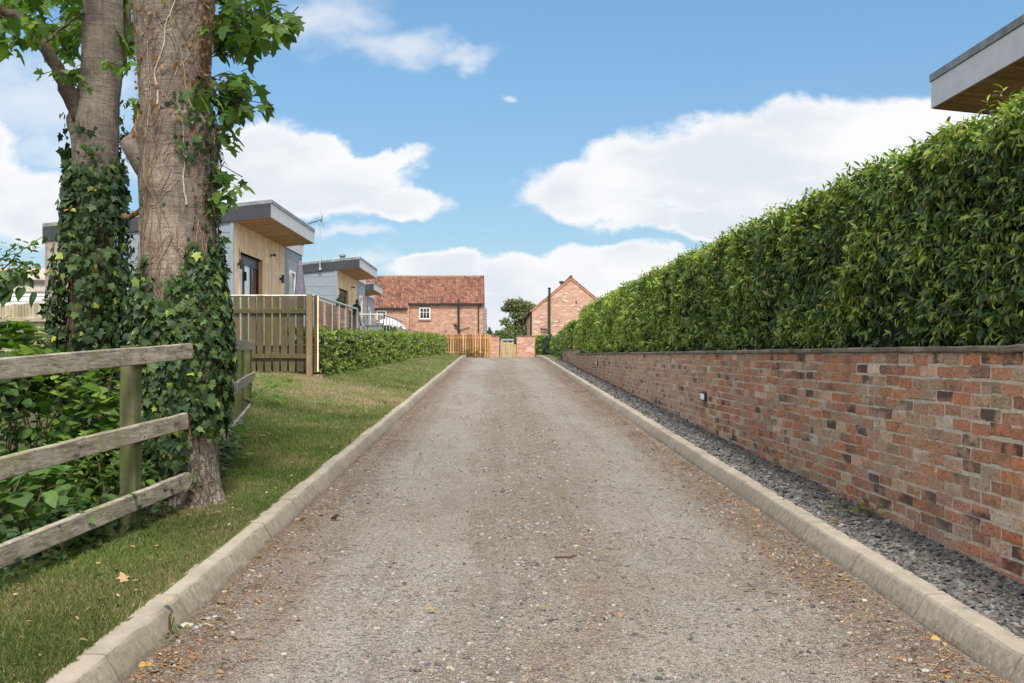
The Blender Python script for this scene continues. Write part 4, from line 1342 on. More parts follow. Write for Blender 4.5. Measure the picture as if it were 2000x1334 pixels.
for i in range(70):
    a = R.uniform(0, 2 * math.pi); rr = R.uniform(.4, 2.6); z = R.uniform(5.6, 10.5)
    c = np.array([-3.6 + rr * math.cos(a) * .9, TY2 + .6 + rr * math.sin(a) * .8, z])
    if c[2] < 1.4 + (693 + 40) * c[1] / 2000:
        continue
    px = 970 + 2000 * c[0] / c[1]; py = 693 - 2000 * (c[2] - 1.4) / c[1]
    crown_cluster(lm, tw, px - 30, px + 30, py - 30, py + 30, c[1] - .2, c[1] + .2, 16, size=.15)
lm.build('crown', M['leaf_thin'], tree2)

# ---- ivy
IVYC = [(.034, .066, .017), (.050, .090, .022), (.024, .048, .015), (.078, .125, .030), (.044, .080, .028)]
def ivy_on(name, label, cen, radf, n, zr_, dens, bulge, size, stems, ay, z0):
    t = thing(name, label, 'ivy', (float(cen(1)[0]), ay, zr_[0]))
    mb = MB(); sm_ = MB()
    P, A = [], []
    tries = 0
    while len(P) < n and tries < n * 12:
        tries += 1
        z = R.uniform(*zr_); a = R.uniform(-math.pi, math.pi)
        if R.random() > dens(z, a):
            continue
        off = bulge(z, a) * R.random() ** .7 + .012
        c = cen(z); r = radf(z, a) + off
        P.append((c[0] + r * math.cos(a), c[1] + r * math.sin(a), z)); A.append(a)
    P = np.array(P); A = np.array(A); m = len(P)
    out = np.stack([np.cos(A), np.sin(A), np.zeros(m)], 1)
    fwd = unit(np.array([0, 0, -1.0]) + R.normal(0, .45, (m, 3)) + out * .25)
    nor = out + np.array([0, 0, .35]) + R.normal(0, .38, (m, 3))
    col = pick(IVYC, m, [3, 3, 2, 1.6, 1])
    yl = R.random(m)
    col[yl < .035] = pick([(.15, .22, .04), (.22, .27, .05)], int((yl < .035).sum()))
    col[yl > .992] = pick([(.42, .36, .06), (.34, .16, .05)], int((yl > .992).sum()))
    leaves(mb, IVYL, P, fwd, nor, size * np.exp(R.normal(0, .30, m)) * np.where(P[:, 2] > 2.25, .72 if ay < 8 else .9, 1.0), col)
    mb.build('foliage', M['ivy'], t)
    for i in range(stems):
        a = -math.pi / 2 + R.uniform(-1.6, 1.6); z = z0; da = 0
        pts = []
        while z < zr_[0] + (zr_[1] - zr_[0]) * R.uniform(.5, 1.0):
            c = cen(z); r = radf(z, a) + .012
            pts.append((c[0] + r * math.cos(a), c[1] + r * math.sin(a), z))
            z += .05; da = da * .85 + R.normal(0, .02); a += da
        if len(pts) > 4:
            sm_.tube(pts, np.linspace(.010, .003, len(pts)), 6, pick([(.16, .10, .06), (.24, .16, .10)], 1)[0])
    sm_.build('stems', M['vine'], t)
    return t

def dens1(z, a):
    k = mnoise.noise(Vector((math.cos(a) * 2.2, math.sin(a) * 2.2, z * 1.8)))
    d = (a + math.pi / 2 + math.pi) % (2 * math.pi) - math.pi       # 0 faces the camera, + is to the right
    up = 1.98 + .20 * max(0, math.sin(d)) + .22 * k                   # ragged upper edge, higher at right
    lo = .62 - .22 * sstep(-.2, -1.0, d) + .25 * sstep(.1, .7, d)       # bare foot of the trunk at right
    p = sstep(up + .12, up - .12, z) * sstep(lo - .10, lo + .10, z) * (.75 + .9 * k)
    if z > 1.9:
        p = max(p, .10 * (k > .15) * (1 if d > .2 else .3))
    if z > 2.2 and abs(d - .75) < .5 and 2.75 < z < 3.25:
        p = max(p, .25)
    if z > 2.2 and d > .9:
        p = max(p, .16)
    if z < 1.55 and d < -.75:
        p *= .75
    return min(1, max(0, p))
def bulge1(z, a):
    d = (a + math.pi / 2 + math.pi) % (2 * math.pi) - math.pi
    return .025 + .085 * math.exp(-((z - 1.35) / .48) ** 2) * (.85 + .25 * math.sin(d)) + .02 * (z < .9)
ivy_on('ivy', 'dense collar of dark ivy round the lower half of the thick trunk', cen1, rad1, 6400, (.36, 3.3), dens1, bulge1, .049, 34, TY, .80)
def dens2(z, a):
    k = mnoise.noise(Vector((math.cos(a) * 2.0 + 5, math.sin(a) * 2.0, z * 1.5)))
    d = (a + math.pi / 2 + math.pi) % (2 * math.pi) - math.pi
    top = 3.02 + .35 * k - .25 * math.exp(-((d - .35) / .35) ** 2)
    p = sstep(top + .2, top - .15, z) * (.72 + .9 * k)
    p *= .30 + .70 * sstep(1.05, 1.5, z)
    if 1.3 < z < 2.3 and abs(d + .12) < .42:
        p *= .35 + .4 * (k > 0)
    if z > 3.0:
        p = max(p, .12 * (k > .0) * sstep(3.9, 3.2, z))
    return min(1, max(0, p))
ivy_on('ivy', 'tall sleeve of ivy climbing the slimmer forked trunk', cen2, rad2, 4300, (.75, 3.8), dens2, lambda z, a: .05 + .13 * math.exp(-((z - 1.9) / .8) ** 2), .060, 22, TY2, .55)

# ================================================================== shrubs behind the rail fence
def shrub(label, c, r, n, tpl, size, pal, name='shrub', stems=9, base=None, lite=.25, droop=.4, twig=True):
    c = np.array(c, float); r = np.array(r, float)
    gx = zf(c[0], c[1]) - .1
    t = thing(name, label, 'shrub', (c[0], c[1], gx))
    lm, tw_ = MB(), MB()
    m = n
    dirs = unit(R.normal(0, 1, (m, 3)))
    k = np.array([mnoise.noise(Vector(tuple(d * 2.3 + c))) for d in dirs])
    rr = (.55 + .45 * R.random(m) ** .4) * (1 + .38 * k)
    P = c + dirs * r * rr[:, None]
    P[:, 2] = np.maximum(P[:, 2], gx + .03)
    az = R.uniform(0, 2 * math.pi, m)
    fwd = unit(dirs * .7 + np.stack([np.cos(az), np.sin(az), -R.uniform(0, 1.2, m) * droop], 1))
    nor = np.stack([R.normal(0, .4, m), R.normal(-.25, .4, m), np.ones(m)], 1) + dirs * .3
    col = pick(pal, m) 
    nw_ = (R.random(m) < lite * sstep(-.2, .6, dirs[:, 2] + k))[:, None]
    col = np.where(nw_, pick([(.17, .27, .035), (.22, .31, .05)], m), col)
    leaves(lm, tpl, P, fwd, nor, size * np.exp(R.normal(0, .28, m)), col)
    lm.build('foliage', M['leaf_thin'], t)
    for i in range(stems):
        e = c + unit(R.normal(0, 1, 3)) * r * np.array([.9, .9, .9]); e[2] = max(e[2], gx + .2)
        b = np.array([c[0] + R.normal(0, r[0] * .25), c[1] + R.normal(0, r[1] * .25), gx])
        mid = (b + e) / 2 + np.array([R.normal(0, .08), R.normal(0, .08), .12])
        tw_.tube(wob([b, mid, e], [1, 1, 1], 10, .02)[0], np.linspace(.010, .003, 10), 5)
    tw_.build('stems', M['twig'], t)
    return t
SH = [(.040, .085, .016), (.060, .115, .020), (.030, .068, .016), (.085, .145, .026)]
SHL = [(.085, .16, .022), (.12, .20, .03), (.065, .13, .022)]
shrub('bushy shrub with drooping leaves rising above the top fence rail, nearest the caravan', at(5, 712, 8.2), (.40, .5, .33), 520, HEART, .100, SH, lite=.55)
shrub('sunlit yellow-green shrub by the old board fence post', at(72, 718, 10.0), (.32, .4, .33), 460, OVATE, .085, SHL, lite=.8)
shrub('dark leafy shrub between the top and middle fence rails', at(40, 810, 7.6), (.62, .55, .48), 820, OVATE, .080, SH, lite=.3)
shrub('lanky shrub at the foot of the ivy-clad forked trunk', at(205, 830, 7.7), (.34, .35, .52), 420, HEART, .085, SHL, lite=.45, stems=14)
shrub('shrub with large pale heart-shaped leaves below the middle rail', at(28, 960, 5.9), (.28, .3, .17), 110, HEART, .125, [(.13, .22, .06), (.10, .19, .045)], lite=.2, droop=.9)
shrub('tangled low shrub under the middle rail beside the mossy post', at(160, 935, 6.9), (.42, .4, .30), 620, OVATE, .065, SH, lite=.35, stems=20)
shrub('dark undergrowth shrub behind the lowest fence rail', at(60, 1020, 5.9), (.40, .4, .26), 480, OVATE, .062, SH, lite=.12, stems=16)
shrub('ivy-leaved shrub between the mossy post and the thick trunk', at(290, 930, 7.9), (.30, .3, .42), 460, IVYL, .075, IVYC, lite=.15)
shrub('shady shrub deep behind the fence, left of the forked trunk', at(70, 900, 8.8), (.8, .6, .62), 900, OVATE, .085, SH, lite=.1, stems=16)
shrub('shady shrub behind the forked trunk, filling the gap between the trees', at(232, 905, 9.6), (.50, .5, .62), 760, OVATE, .085, SH, lite=.25)
# sapling whose twig reaches in front of the caravan
sp = thing('sapling', 'slender sapling twigs with small leaves in front of the white caravan', 'sapling', (-4.3, 8.0, .1))
lm, tw = MB(), MB()
for pix, yy in (([(-70, 640), (-20, 560), (30, 500), (84, 462)], 8.0), ([(-60, 600), (-10, 520), (30, 475)], 8.2), ([(-60, 690), (-20, 580), (20, 540), (60, 520)], 7.9), ([(-40, 560), (10, 530), (45, 520), (70, 525)], 7.8)):
    P, r = wob([at(a, b, yy) for a, b in pix], [.010, .007, .005, .0025][:len(pix)], 22, .015)
    tw.tube(P, r, 6)
    i = R.integers(5, 22, 44)
    b = P[i] + R.normal(0, .034, (44, 3))
    az = R.uniform(0, 6.28, 44)
    leaves(lm, OVATE, b, unit(np.stack([np.cos(az), np.sin(az), R.uniform(-.7, .5, 44)], 1)), np.stack([R.normal(0, .5, 44), R.normal(-.3, .4, 44), np.ones(44)], 1), R.uniform(.04, .075, 44), pick([(.08, .15, .025), (.12, .20, .03), (.06, .12, .022)], 44))
for i in range(16):
    b = at(R.uniform(-10, 70), R.uniform(525, 580), 7.8)[None]
    leaves(lm, HEART, b, unit(np.array([[R.normal(0, .6), -.3, -.7]])), np.array([[R.normal(0, .3), -.5, 1]]), np.array([R.uniform(.09, .15)]), pick(SH, 1))
tw.tube([(-4.3, 8.0, .05), (-4.25, 8.0, .8), at(-70, 640, 8.0)], [.02, .016, .010], 7)
lm.build('foliage', M['leaf_thin'], sp)
tw.build('stem', M['twig'], sp)
# ground cover and small weeds
mb = MB()
n = 5200
y = R.uniform(3.4, 11.5, n)
x = fence_x(y) - .05 - np.abs(R.normal(0, .9, n)) + .10
p = np.stack([x, y, zl(x, y) + .02 + R.random(n) ** 2 * .25], 1)
az = R.uniform(0, 6.28, n)
leaves(mb, IVYL, p, unit(np.stack([np.cos(az), np.sin(az), R.uniform(-.5, .3, n)], 1)), np.stack([R.normal(0, .4, n), R.normal(-.3, .4, n), np.ones(n)], 1), R.uniform(.035, .075, n), pick(IVYC, n))
tag(mb.build('ground_cover_leaves', M['ivy']), 'low ivy and nettle leaves covering the shady soil under the fence', 'ground cover', kind='stuff')
def weed(label, c, n, r, size, pal, tpl=OVATE, h=.06):
    t = thing('weed', label, 'weed', c)
    mb = MB(); c = np.array(c)
    d = R.normal(0, 1, (n, 3)) * np.array([r, r, 0]); p = c + d; p[:, 2] += R.random(n) * h
    leaves(mb, tpl, p, unit(d + R.normal(0, .02, (n, 3)) + np.array([0, 0, .02])), np.stack([R.normal(0, .3, n), R.normal(0, .3, n), np.ones(n)], 1), size * R.uniform(.6, 1.2, n), pick(pal, n))
    mb.build('foliage', M['leaf_thin'], t)
    sm_ = MB()
    for i in range(4):
        sm_.tube([c, c + np.array([R.normal(0, r * .5), R.normal(0, r * .5), h])], .002, 4)
    sm_.build('stem', M['twig'], t)
YG = [(.20, .21, .05), (.26, .24, .08), (.14, .17, .04)]
weed('yellowing weed sprawling over the slate against the brick wall', at(1695, 1000, 7.05), 90, .13, .05, YG)
weed('tiny green weed in the slate chippings, farther along the wall', at(1440, 878, 11.2), 22, .04, .05, [(.12, .2, .04)])
weed('small green weed in the slate by the kerb', at(1488, 929, 9.3), 18, .05, .045, [(.12, .2, .04)])
weed('broad-leaved weed at the end of the lowest rail on the grass', (-3.40, 14.9, zf(-3.4, 14.9) + .10), 60, .20, .10, [(.15, .25, .04), (.2, .28, .05)], HEART, .3)
weed('leafy weed growing through the low rail behind the thick trunk', (-2.52, 9.2, zf(-2.5, 9.2) + .12), 60, .13, .09, [(.15, .25, .04), (.10, .18, .03)], HEART, .32)
weed('weed sprouting at the foot of the near kerb by a joint', at(330, 1245, 4.62), 16, .05, .035, [(.12, .18, .04)], OVATE, .10)

# ------------------------------------------------------------------ leaf litter
mb = MB()
def litter(n, side):
    y = 3.0 * (34 / 3.0) ** R.random(n)
    k = np.array([mnoise.noise(Vector((side * 5.0, a * 1.1, 0))) for a in y])
    keep = R.random(n) < np.clip(.55 + .9 * k, .12, 1)
    y = y[keep]; m = len(y)
    d = np.abs(R.normal(0, .13, m)) * (1 + .9 * R.random(m))
    x = -1.445 + d if side < 0 else 1.975 - d * 1.25
    p = np.stack([x, y, zsurf(x, y) + .002 + R.random(m) ** 2 * .012], 1)
    az = R.uniform(0, 6.28, m)
    s = R.uniform(.007, .021, m) * np.where(R.random(m) < .06, 2.5, 1)
    thin = R.random(m) < .74
    rot = basis(np.stack([np.cos(az), np.sin(az), R.normal(0, .15, m)], 1), np.stack([R.normal(0, .4, m), R.normal(0, .4, m), np.ones(m)], 1))
    sc = np.stack([np.where(thin, s * .22, s * .9), s * np.where(thin, 1.6, 1.0), s], 1)
    mb.inst(OVATE[0], OVATE[1], p, rot, sc, pick([(.27, .14, .06), (.20, .10, .045), (.34, .19, .075), (.40, .26, .11), (.14, .08, .04), (.42, .32, .19)], m, [4, 4, 3, 1.2, 3, .8]))
litter(15000, -1)
litter(24000, 1)
n = 420                                                   # scraps blown on to the verge and the slate
y = 3.0 * (22 / 3.0) ** R.random(n)
on = R.random(n) < .7
x = np.where(on, -1.65 - 1.2 * R.random(n), 2.17 + .44 * R.random(n))
p = np.stack([x, y, np.where(on, zl(x, y) + .035, zr(y) + .122)], 1)
az = R.uniform(0, 6.28, n)
leaves(mb, OVATE, p, np.stack([np.cos(az), np.sin(az), R.normal(0, .2, n)], 1), np.stack([R.normal(0, .4, n), R.normal(0, .4, n), np.ones(n)], 1), R.uniform(.014, .040, n), pick([(.34, .22, .11), (.26, .15, .07), (.42, .33, .22), (.20, .13, .07)], n))
tag(mb.build('leaf_litter', M['litter']), 'drifts of dry brown leaf scraps and twigs along both kerbs', 'leaf litter', kind='stuff')

# single leaves one can pick out
def leaf_mesh(tpl, col):
    mb = MB().add(tpl[0] * np.array([1, 1, 1.8]), tpl[1], col)
    return mb
leaf_spots = [
    ('curled pale tan leaf upright on the grass verge', (243, 1140), 'lawn', (.50, .33, .17), .062, 1), ('flat orange leaf on the grass beside the curled tan leaf', (262, 1158), 'lawn', (.50, .29, .09), .042, 0),
    ('broken curled yellow leaf in the middle of the drive', (1068, 1192), 'road', (.30, .24, .08), .045, 1), ('crumpled brown leaf on the drive, near the curved twig', (1140, 1050), 'road', (.42, .22, .07), .06, 0),
    ('small amber leaf standing on the drive', (848, 1190), 'road', (.50, .27, .07), .045, 1), ('pinkish brown leaf on the drive, farthest from the grass', (1215, 1195), 'road', (.42, .22, .10), .05, 0),
    ('large pale yellow leaf at the foot of the left kerb, nearest the camera', (335, 1298), 'road', (.55, .42, .22), .10, 0), ('bright orange leaf against the left kerb among the litter', (285, 1297), 'road', (.52, .29, .08), .09, 0),
    ('rusty curled leaf by the left kerb, farther up the drive', (650, 1012), 'road', (.42, .24, .10), .09, 1), ('orange leaf on the slate chippings, nearest the camera', (1760, 1072), 'slate', (.50, .26, .09), .06, 0),
    ('peach leaf on the slate chippings next to a yellow one', (1764, 1071), 'slate', (.58, .36, .20), .05, 0), ('rust-red leaf on the slate at the frame edge', (1906, 1134), 'slate', (.38, .13, .06), .05, 0),
    ('brown leaf fallen under the right kerb beside the gravel', (1480, 996), 'road', (.46, .24, .08), .11, 0), ('yellow leaf scrap at the foot of the right kerb, low in the view', (1830, 1245), 'road', (.55, .40, .10), .09, 0),
    ('cream leaf lying on the right side of the drive', (1682, 1172), 'road', (.58, .50, .34), .10, 0), ('pale fawn leaf on the grass near the kerb', (340, 1173), 'lawn', (.45, .34, .20), .05, 0),
    ('whitish leaf at the edge of the drive by the left kerb joint', (358, 1222), 'road', (.60, .52, .42), .08, 0), ('dry tan leaf on the grass halfway up the verge', (570, 930), 'lawn', (.48, .36, .22), .07, 0)]
for (lab, (px, py), where, col, s, curl) in leaf_spots:
    off = 1.4 - {'lawn': .145, 'road': .012, 'slate': .125}[where]
    d = 2000 * off / (py - 640)
    X = (px - 970) * d / 2000
    Z = float(zl(X, d)) + .03 if where == 'lawn' else (float(zsurf([X], [d])[0]) + .008 if where == 'road' else float(zr(d)) + .125)
    o = leaf_mesh(SYC if s > .055 else OVATE, tuple(.72 * q for q in col)).build('fallen_leaf', M['litter'])
    o.location = (X, d, Z); o.scale = (s, s, s); o.rotation_euler = (rad(55 if curl else R.uniform(-12, 12)), rad(R.uniform(-15, 15)), R.uniform(0, 6.28))
    tag(o, lab, 'leaf', 'fallen leaves lying singly on the drive, verge and slate')
# twigs on the drive
mb = MB()
d = 2000 * 1.385 / (1082 - 640); X = (1110 - 970) * d / 2000
zt_ = float(zsurf([X], [d])[0])
P, r = wob([(X - .08, d, zt_ + .006), (X - .02, d - .02, zt_ + .006), (X + .03, d + .02, zt_ + .010), (X + .08, d + .05, zt_ + .008)], [.006, .007, .006, .004], 14, .004)
tag(MB().tube(P, r, 6, (1.2, 1.3, .8)).build('twig', M['twig']), 'short curved greenish twig lying in the middle of the drive', 'twig')
mb = MB()
for i in range(130):
    y = 3.2 * (14 / 3.2) ** R.random(); x = R.choice([-1.3 + abs(R.normal(0, .25)), 1.85 - abs(R.normal(0, .25)), R.uniform(-1.3, 1.8)], p=[.45, .4, .15])
    a = R.uniform(0, 6.28); L = R.uniform(.03, .11)
    b = np.array([x, y, float(zsurf([x], [y])[0]) + .004])
    mb.tube([b, b + np.array([math.cos(a) * L * .5, math.sin(a) * L * .5, .006]), b + np.array([math.cos(a + .3) * L, math.sin(a + .3) * L, .002])], [.0022, .002, .0012], 5, (R.uniform(.6, 1.6),) * 3)
tag(mb.build('twig_litter', M['twig']), 'scattered thin twigs on the drive', 'twig litter', kind='stuff')

# ================================================================== cabins
def m_whitepane():
    q = NM('blind_pane')
    return q.fin((.84, .85, .88), .15, None, .6)
M['whitepane'] = m_whitepane()

def cabin(label, s, Xf, y0, zt, floor, Lc=5.5, Lt=8.2, Wd=5.13, w=.85, spots=0, detail=True, win=True):
    t0 = thing('lodge_cabin', label, 'cabin', (s * (Xf + 2.5), y0 + Lt / 2, floor - .4), 'flat-roofed timber and grey lodge cabins')
    X = lambda t: s * (Xf + t)
    SL = .105
    def hx(ta, tb, ya, yb, za0, zb0, mb, col=(1, 1, 1)):
        """sloping bar: z given at t=0, follows the roof"""
        mb.hexa([(X(ta), ya, za0 - SL * ta), (X(tb), ya, za0 - SL * tb), (X(tb), yb, za0 - SL * tb), (X(ta), yb, za0 - SL * ta),
                 (X(ta), ya, zb0 - SL * ta), (X(tb), ya, zb0 - SL * tb), (X(tb), yb, zb0 - SL * tb), (X(ta), yb, zb0 - SL * ta)], col)
    # roof deck
    mb = MB()
    hx(.03, Wd - .03, y0 + .03, y0 + Lc - .03, zt - .30, zt - .03, mb)
    hx(w + .02, Wd - .03, y0 + Lc - .028, y0 + Lt - .03, zt - .30, zt - .032, mb)
    roof = mb.build('roof', M['fascia_dark'], t0)
    mb = MB()
    hx(-.015, .015, y0 - .012, y0 + Lc + .012, zt - .078, zt + .006, mb)
    hx(.017, Wd, y0 - .012, y0 + .015, zt - .080, zt + .004, mb)
    hx(.017, w - .05, y0 + Lc - .016, y0 + Lc + .012, zt - .080, zt + .004, mb)
    hx(w - .045, w - .015, y0 + Lc + .014, y0 + Lt + .012, zt - .080, zt + .004, mb)
    hx(w - .013, Wd, y0 + Lt - .016, y0 + Lt + .012, zt - .080, zt + .004, mb)
    mb.build('roof_trim', M['trim'], roof)
    mb = MB()
    hx(-.001, .022, y0 + .004, y0 + Lc - .004, zt - .39, zt - .083, mb)
    for k in range(int(Lc / .9)):                       # screw heads
        for zz in (zt - .33, zt - .14):
            yy = y0 + .2 + k * .9
            mb.box((X(-.004), yy - .008, zz - .008), (X(0), yy + .008, zz + .008), (.12, .12, .12))
    mb.build('front_fascia', M['fascia_light'], t0)
    mb = MB(); hx(w - .034, w - .012, y0 + Lc + .012, y0 + Lt - .002, zt - .39, zt - .084, mb)
    mb.build('front_fascia', M['fascia_light'], t0)
    mb = MB(); hx(.0, Wd, y0 - .004, y0 + .0035, zt - .39, zt - .082, mb); mb.build('side_fascia', M['fascia_dark'], t0)
    mb = MB(); hx(.024, w - .04, y0 + Lc - .0035, y0 + Lc + .004, zt - .39, zt - .082, mb); mb.build('side_fascia', M['fascia_dark'], t0)
    mb = MB(); hx(w - .01, Wd, y0 + Lt - .001, y0 + Lt + .004, zt - .39, zt - .082, mb); mb.build('side_fascia', M['fascia_dark'], t0)
    # boarded soffit, boards running in from the edge
    mb = MB()
    yb = y0 + .006
    while yb < y0 + Lc - .01:
        ye = min(yb + .112, y0 + Lc - .006)
        hx(.024, w - .002, yb, ye - .007, zt - .382, zt - .36, mb, (R.uniform(.8, 1.2),) * 3)
        yb += .112
    mb.build('soffit', M['soffit'], t0)
    mb = MB(); hx(.024, w, y0 + .004, y0 + Lc - .004, zt - .357, zt - .345, mb); mb.build('soffit_backing', M['black'], t0)
    for k in range(spots):
        yy = y0 + Lc - .75 - k * (1.55 if Lc > 4.5 else .8)
        tt_ = .40
        z = zt - .384 - SL * tt_
        o = MB().lathe((X(tt_), yy, z), [(.055, -.008), (.055, 0), (.038, 0), (.036, -.004)], 16).build('downlight', M['galv'], t0)
        MB().lathe((X(tt_), yy, z - .006), [(.033, -.001), (.033, .004)], 14).build('lens', M['lens'], o)
    # walls
    zs = lambda t: zt - .30 - SL * t
    base = floor - .55
    mb = MB(); mb2 = MB()
    nrow = 12
    # gable facing down the drive: grey boards in columns, timber at the far end
    cols = np.arange(w + .09, Wd - .75, 1.22)
    cols = np.append(cols, Wd - .75) if Wd - .75 - cols[-1] > .3 else cols
    for ca, cb in zip(cols[:-1], cols[1:]):
        z = floor - .62
        while z < zs(ca):
            z1 = z + .352
            a1, b1 = min(z1 - .008, zs(ca)), min(z1 - .008, zs(cb))
            if b1 > z + .02:
                mb.hexa([(X(ca), y0 + .045, z), (X(cb - .007), y0 + .045, z), (X(cb - .007), y0 + .10, z), (X(ca), y0 + .10, z),
                         (X(ca), y0 + .045 + R.normal(0, .001), a1), (X(cb - .007), y0 + .045, b1), (X(cb - .007), y0 + .10, b1), (X(ca), y0 + .10, a1)], (R.uniform(.95, 1.05),) * 3)
            z = z1
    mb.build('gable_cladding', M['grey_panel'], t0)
    tcur = Wd - .75
    while tcur < Wd - .04:
        tb = min(tcur + .135, Wd - .03)
        mb2.hexa([(X(tcur), y0 + .035, base), (X(tb - .006), y0 + .035, base), (X(tb - .006), y0 + .10, base), (X(tcur), y0 + .10, base),
                  (X(tcur), y0 + .035, zs(tcur)), (X(tb - .006), y0 + .035, zs(tb)), (X(tb - .006), y0 + .10, zs(tb)), (X(tcur), y0 + .10, zs(tcur))], (R.uniform(.85, 1.15),) * 3)
        tcur = tb
    mb2.build('timber_cladding', M['larch_grey'], t0)
    MB().box((X(w - .004), y0 + .03, base), (X(w + .085), y0 + .102, zs(w))).build('corner_trim', M['grey_panel'], t0)
    # inner shell
    mb = MB()
    hx(w + .26, Wd - .04, y0 + .105, y0 + Lt - .04, zt - .31 - 3.4, zt - .305, mb)
    mb.build('wall', M['darkgrey'], t0)
    # far gable
    mb = MB(); hx(w + .02, Wd - .03, y0 + Lt - .038, y0 + Lt - .01, zt - 3.7, zt - .30, mb); mb.build('gable_cladding', M['grey_panel'], t0)
    # timber front under the canopy, with the door opening
    yd0, yd1, zd = y0 + .62, y0 + 2.9, floor + 2.17
    mb = MB()
    yb = y0 + .104
    while yb < y0 + Lc + .05:
        ye = yb + .138
        lo = base
        if ye > yd0 and yb < yd1:
            lo = zd + .05
        mb.box((X(w), yb, lo), (X(w + .05), ye - .005, zs(w)), (R.uniform(.88, 1.14),) * 3)
        yb = ye
    yf = yb
    mb.build('timber_front', M['larch'], t0)
    # grey front
    mb = MB()
    yq = yf + .005
    ycols = [yq, yq + .62, y0 + Lt - .62, y0 + Lt - .01] if Lt - Lc > 2 else [yq, y0 + Lt - .01]
    for ca, cb in zip(ycols[:-1], ycols[1:]):
        z = floor - .62
        while z < zs(w):
            z1 = z + .352
            mb.box((X(w + .008), ca, z), (X(w + .05), cb - .007, min(z1 - .008, zs(w))), (R.uniform(.95, 1.06),) * 3)
            z = z1
    mb.build('front_cladding', M['grey_panel_lit'], t0)
    if win:
        wy0, wy1 = y0 + Lc + .72, y0 + Lc + 1.42
        wz0, wz1 = floor + .05, floor + 2.2
        mb = MB()
        for (a, b, c, d) in ((wy0, wy0 + .07, wz0, wz1), (wy1 - .07, wy1, wz0, wz1), (wy0 + .072, wy1 - .072, wz1 - .07, wz1), (wy0 + .072, wy1 - .072, wz0 + .95, wz0 + 1.01)):
            mb.box((X(w - .05), a, c), (X(w + .004), b, d))
        wnd = mb.build('window', M['white_frame'], t0)
        MB().box((X(w - .012), wy0 + .075, wz0 + 1.013), (X(w + .003), wy1 - .075, wz1 - .075)).build('pane', M['pane'], wnd)
        MB().box((X(w - .010), wy0 + .075, wz0 + .02), (X(w + .003), wy1 - .075, wz0 + .945)).build('pane', M['whitepane'], wnd)
    if detail:
        mb = MB()
        c = .055
        mb.box((X(w - .012), yd0 - c, base), (X(w - .001), yd0 - .001, zd + c + .045)); mb.box((X(w - .012), yd1 + .001, base), (X(w - .001), yd1 + c, zd + c + .045))
        mb.box((X(w - .014), yd0, zd + .0), (X(w + .006), yd1, zd + .048))
        mb.box((X(w - .001), yd1 - .03, floor), (X(w + .20), yd1 - .001, zd - .002), (.75, .6, .45))
        door = mb.build('door', M['larch'], t0)
        mb = MB()
        mb.box((X(w + .10), yd0 + .002, zd - .16), (X(w + .17), yd1 - .035, zd - .002), (1, 1, 1))
        n3 = 3
        wd = (yd1 - yd0 - .04) / n3
        for k in range(n3):
            a = yd0 + .005 + k * wd
            for (p, q) in ((a, a + .055), (a + wd - .055, a + wd - .004)):
                mb.box((X(w + .09), p, floor), (X(w + .16), q, zd - .162))
            mb.box((X(w + .095), a + .056, floor), (X(w + .155), a + wd - .056, floor + .10)); mb.box((X(w + .095), a + .056, zd - .24), (X(w + .155), a + wd - .056, zd - .163))
        mb.box((X(w + .04), yd0 + wd + .02, zd - .62), (X(w + .089), yd0 + wd + .055, zd - .40)); mb.box((X(w + .04), yd0 + wd + .02, floor + .7), (X(w + .089), yd0 + wd + .055, floor + .92))
        mb.build('frame', M['black'], door)
        for k in range(n3):
            a = yd0 + .005 + k * wd
            MB().box((X(w + .12), a + .056, floor + .10), (X(w + .13), a + wd - .056, zd - .241)).build('pane', M['whitepane'] if k < 2 else M['pane'], door)
        def updown(y, z):
            mb = MB()
            mb.tube([(X(w - .085), y, z - .11), (X(w - .085), y, z + .11)], .042, 14)
            mb.box((X(w - .085), y - .02, z - .03), (X(w), y + .02, z + .03))
            mb.build('wall_light', M['black'], t0)
        updown(y0 + .40, floor + 1.86)
        updown(y0 + Lc - .55, floor + 1.86)
        mb = MB()
        mb.tube([(X(w - .11), y0 + 3.75, floor + 2.40), (X(w - .10), y0 + 3.92, floor + 2.40)], .035, 12)
        mb.box((X(w - .10), y0 + 3.80, floor + 2.385), (X(w), y0 + 3.83, floor + 2.415))
        mb.build('spot_lamp', M['black'], t0)
    return t0
c1 = cabin('nearest grey and timber cabin, part hidden by the two trees, canopy over its glazed doors', -1, 5.07, 23.0, 4.885, 1.61)
c2 = cabin('second grey cabin with a tall aerial on its fascia and ball topiaries at its door', -1, 5.07, 37.9, 5.03, 1.75)
c3 = cabin('farthest grey cabin, small, with lit downlights under its canopy in front of the tiled barn', -1, 6.18, 51.5, 5.06, 1.8, 3.9, 7.5, 5.13, .85, 4, False)
c4 = cabin('cabin roof with pale fascia and boarded soffit looming over the tall hedge', 1, 5.09, 6.3, 4.675, 1.6, 5.7, 5.9, 5.13, 1.25, 4, False, False)

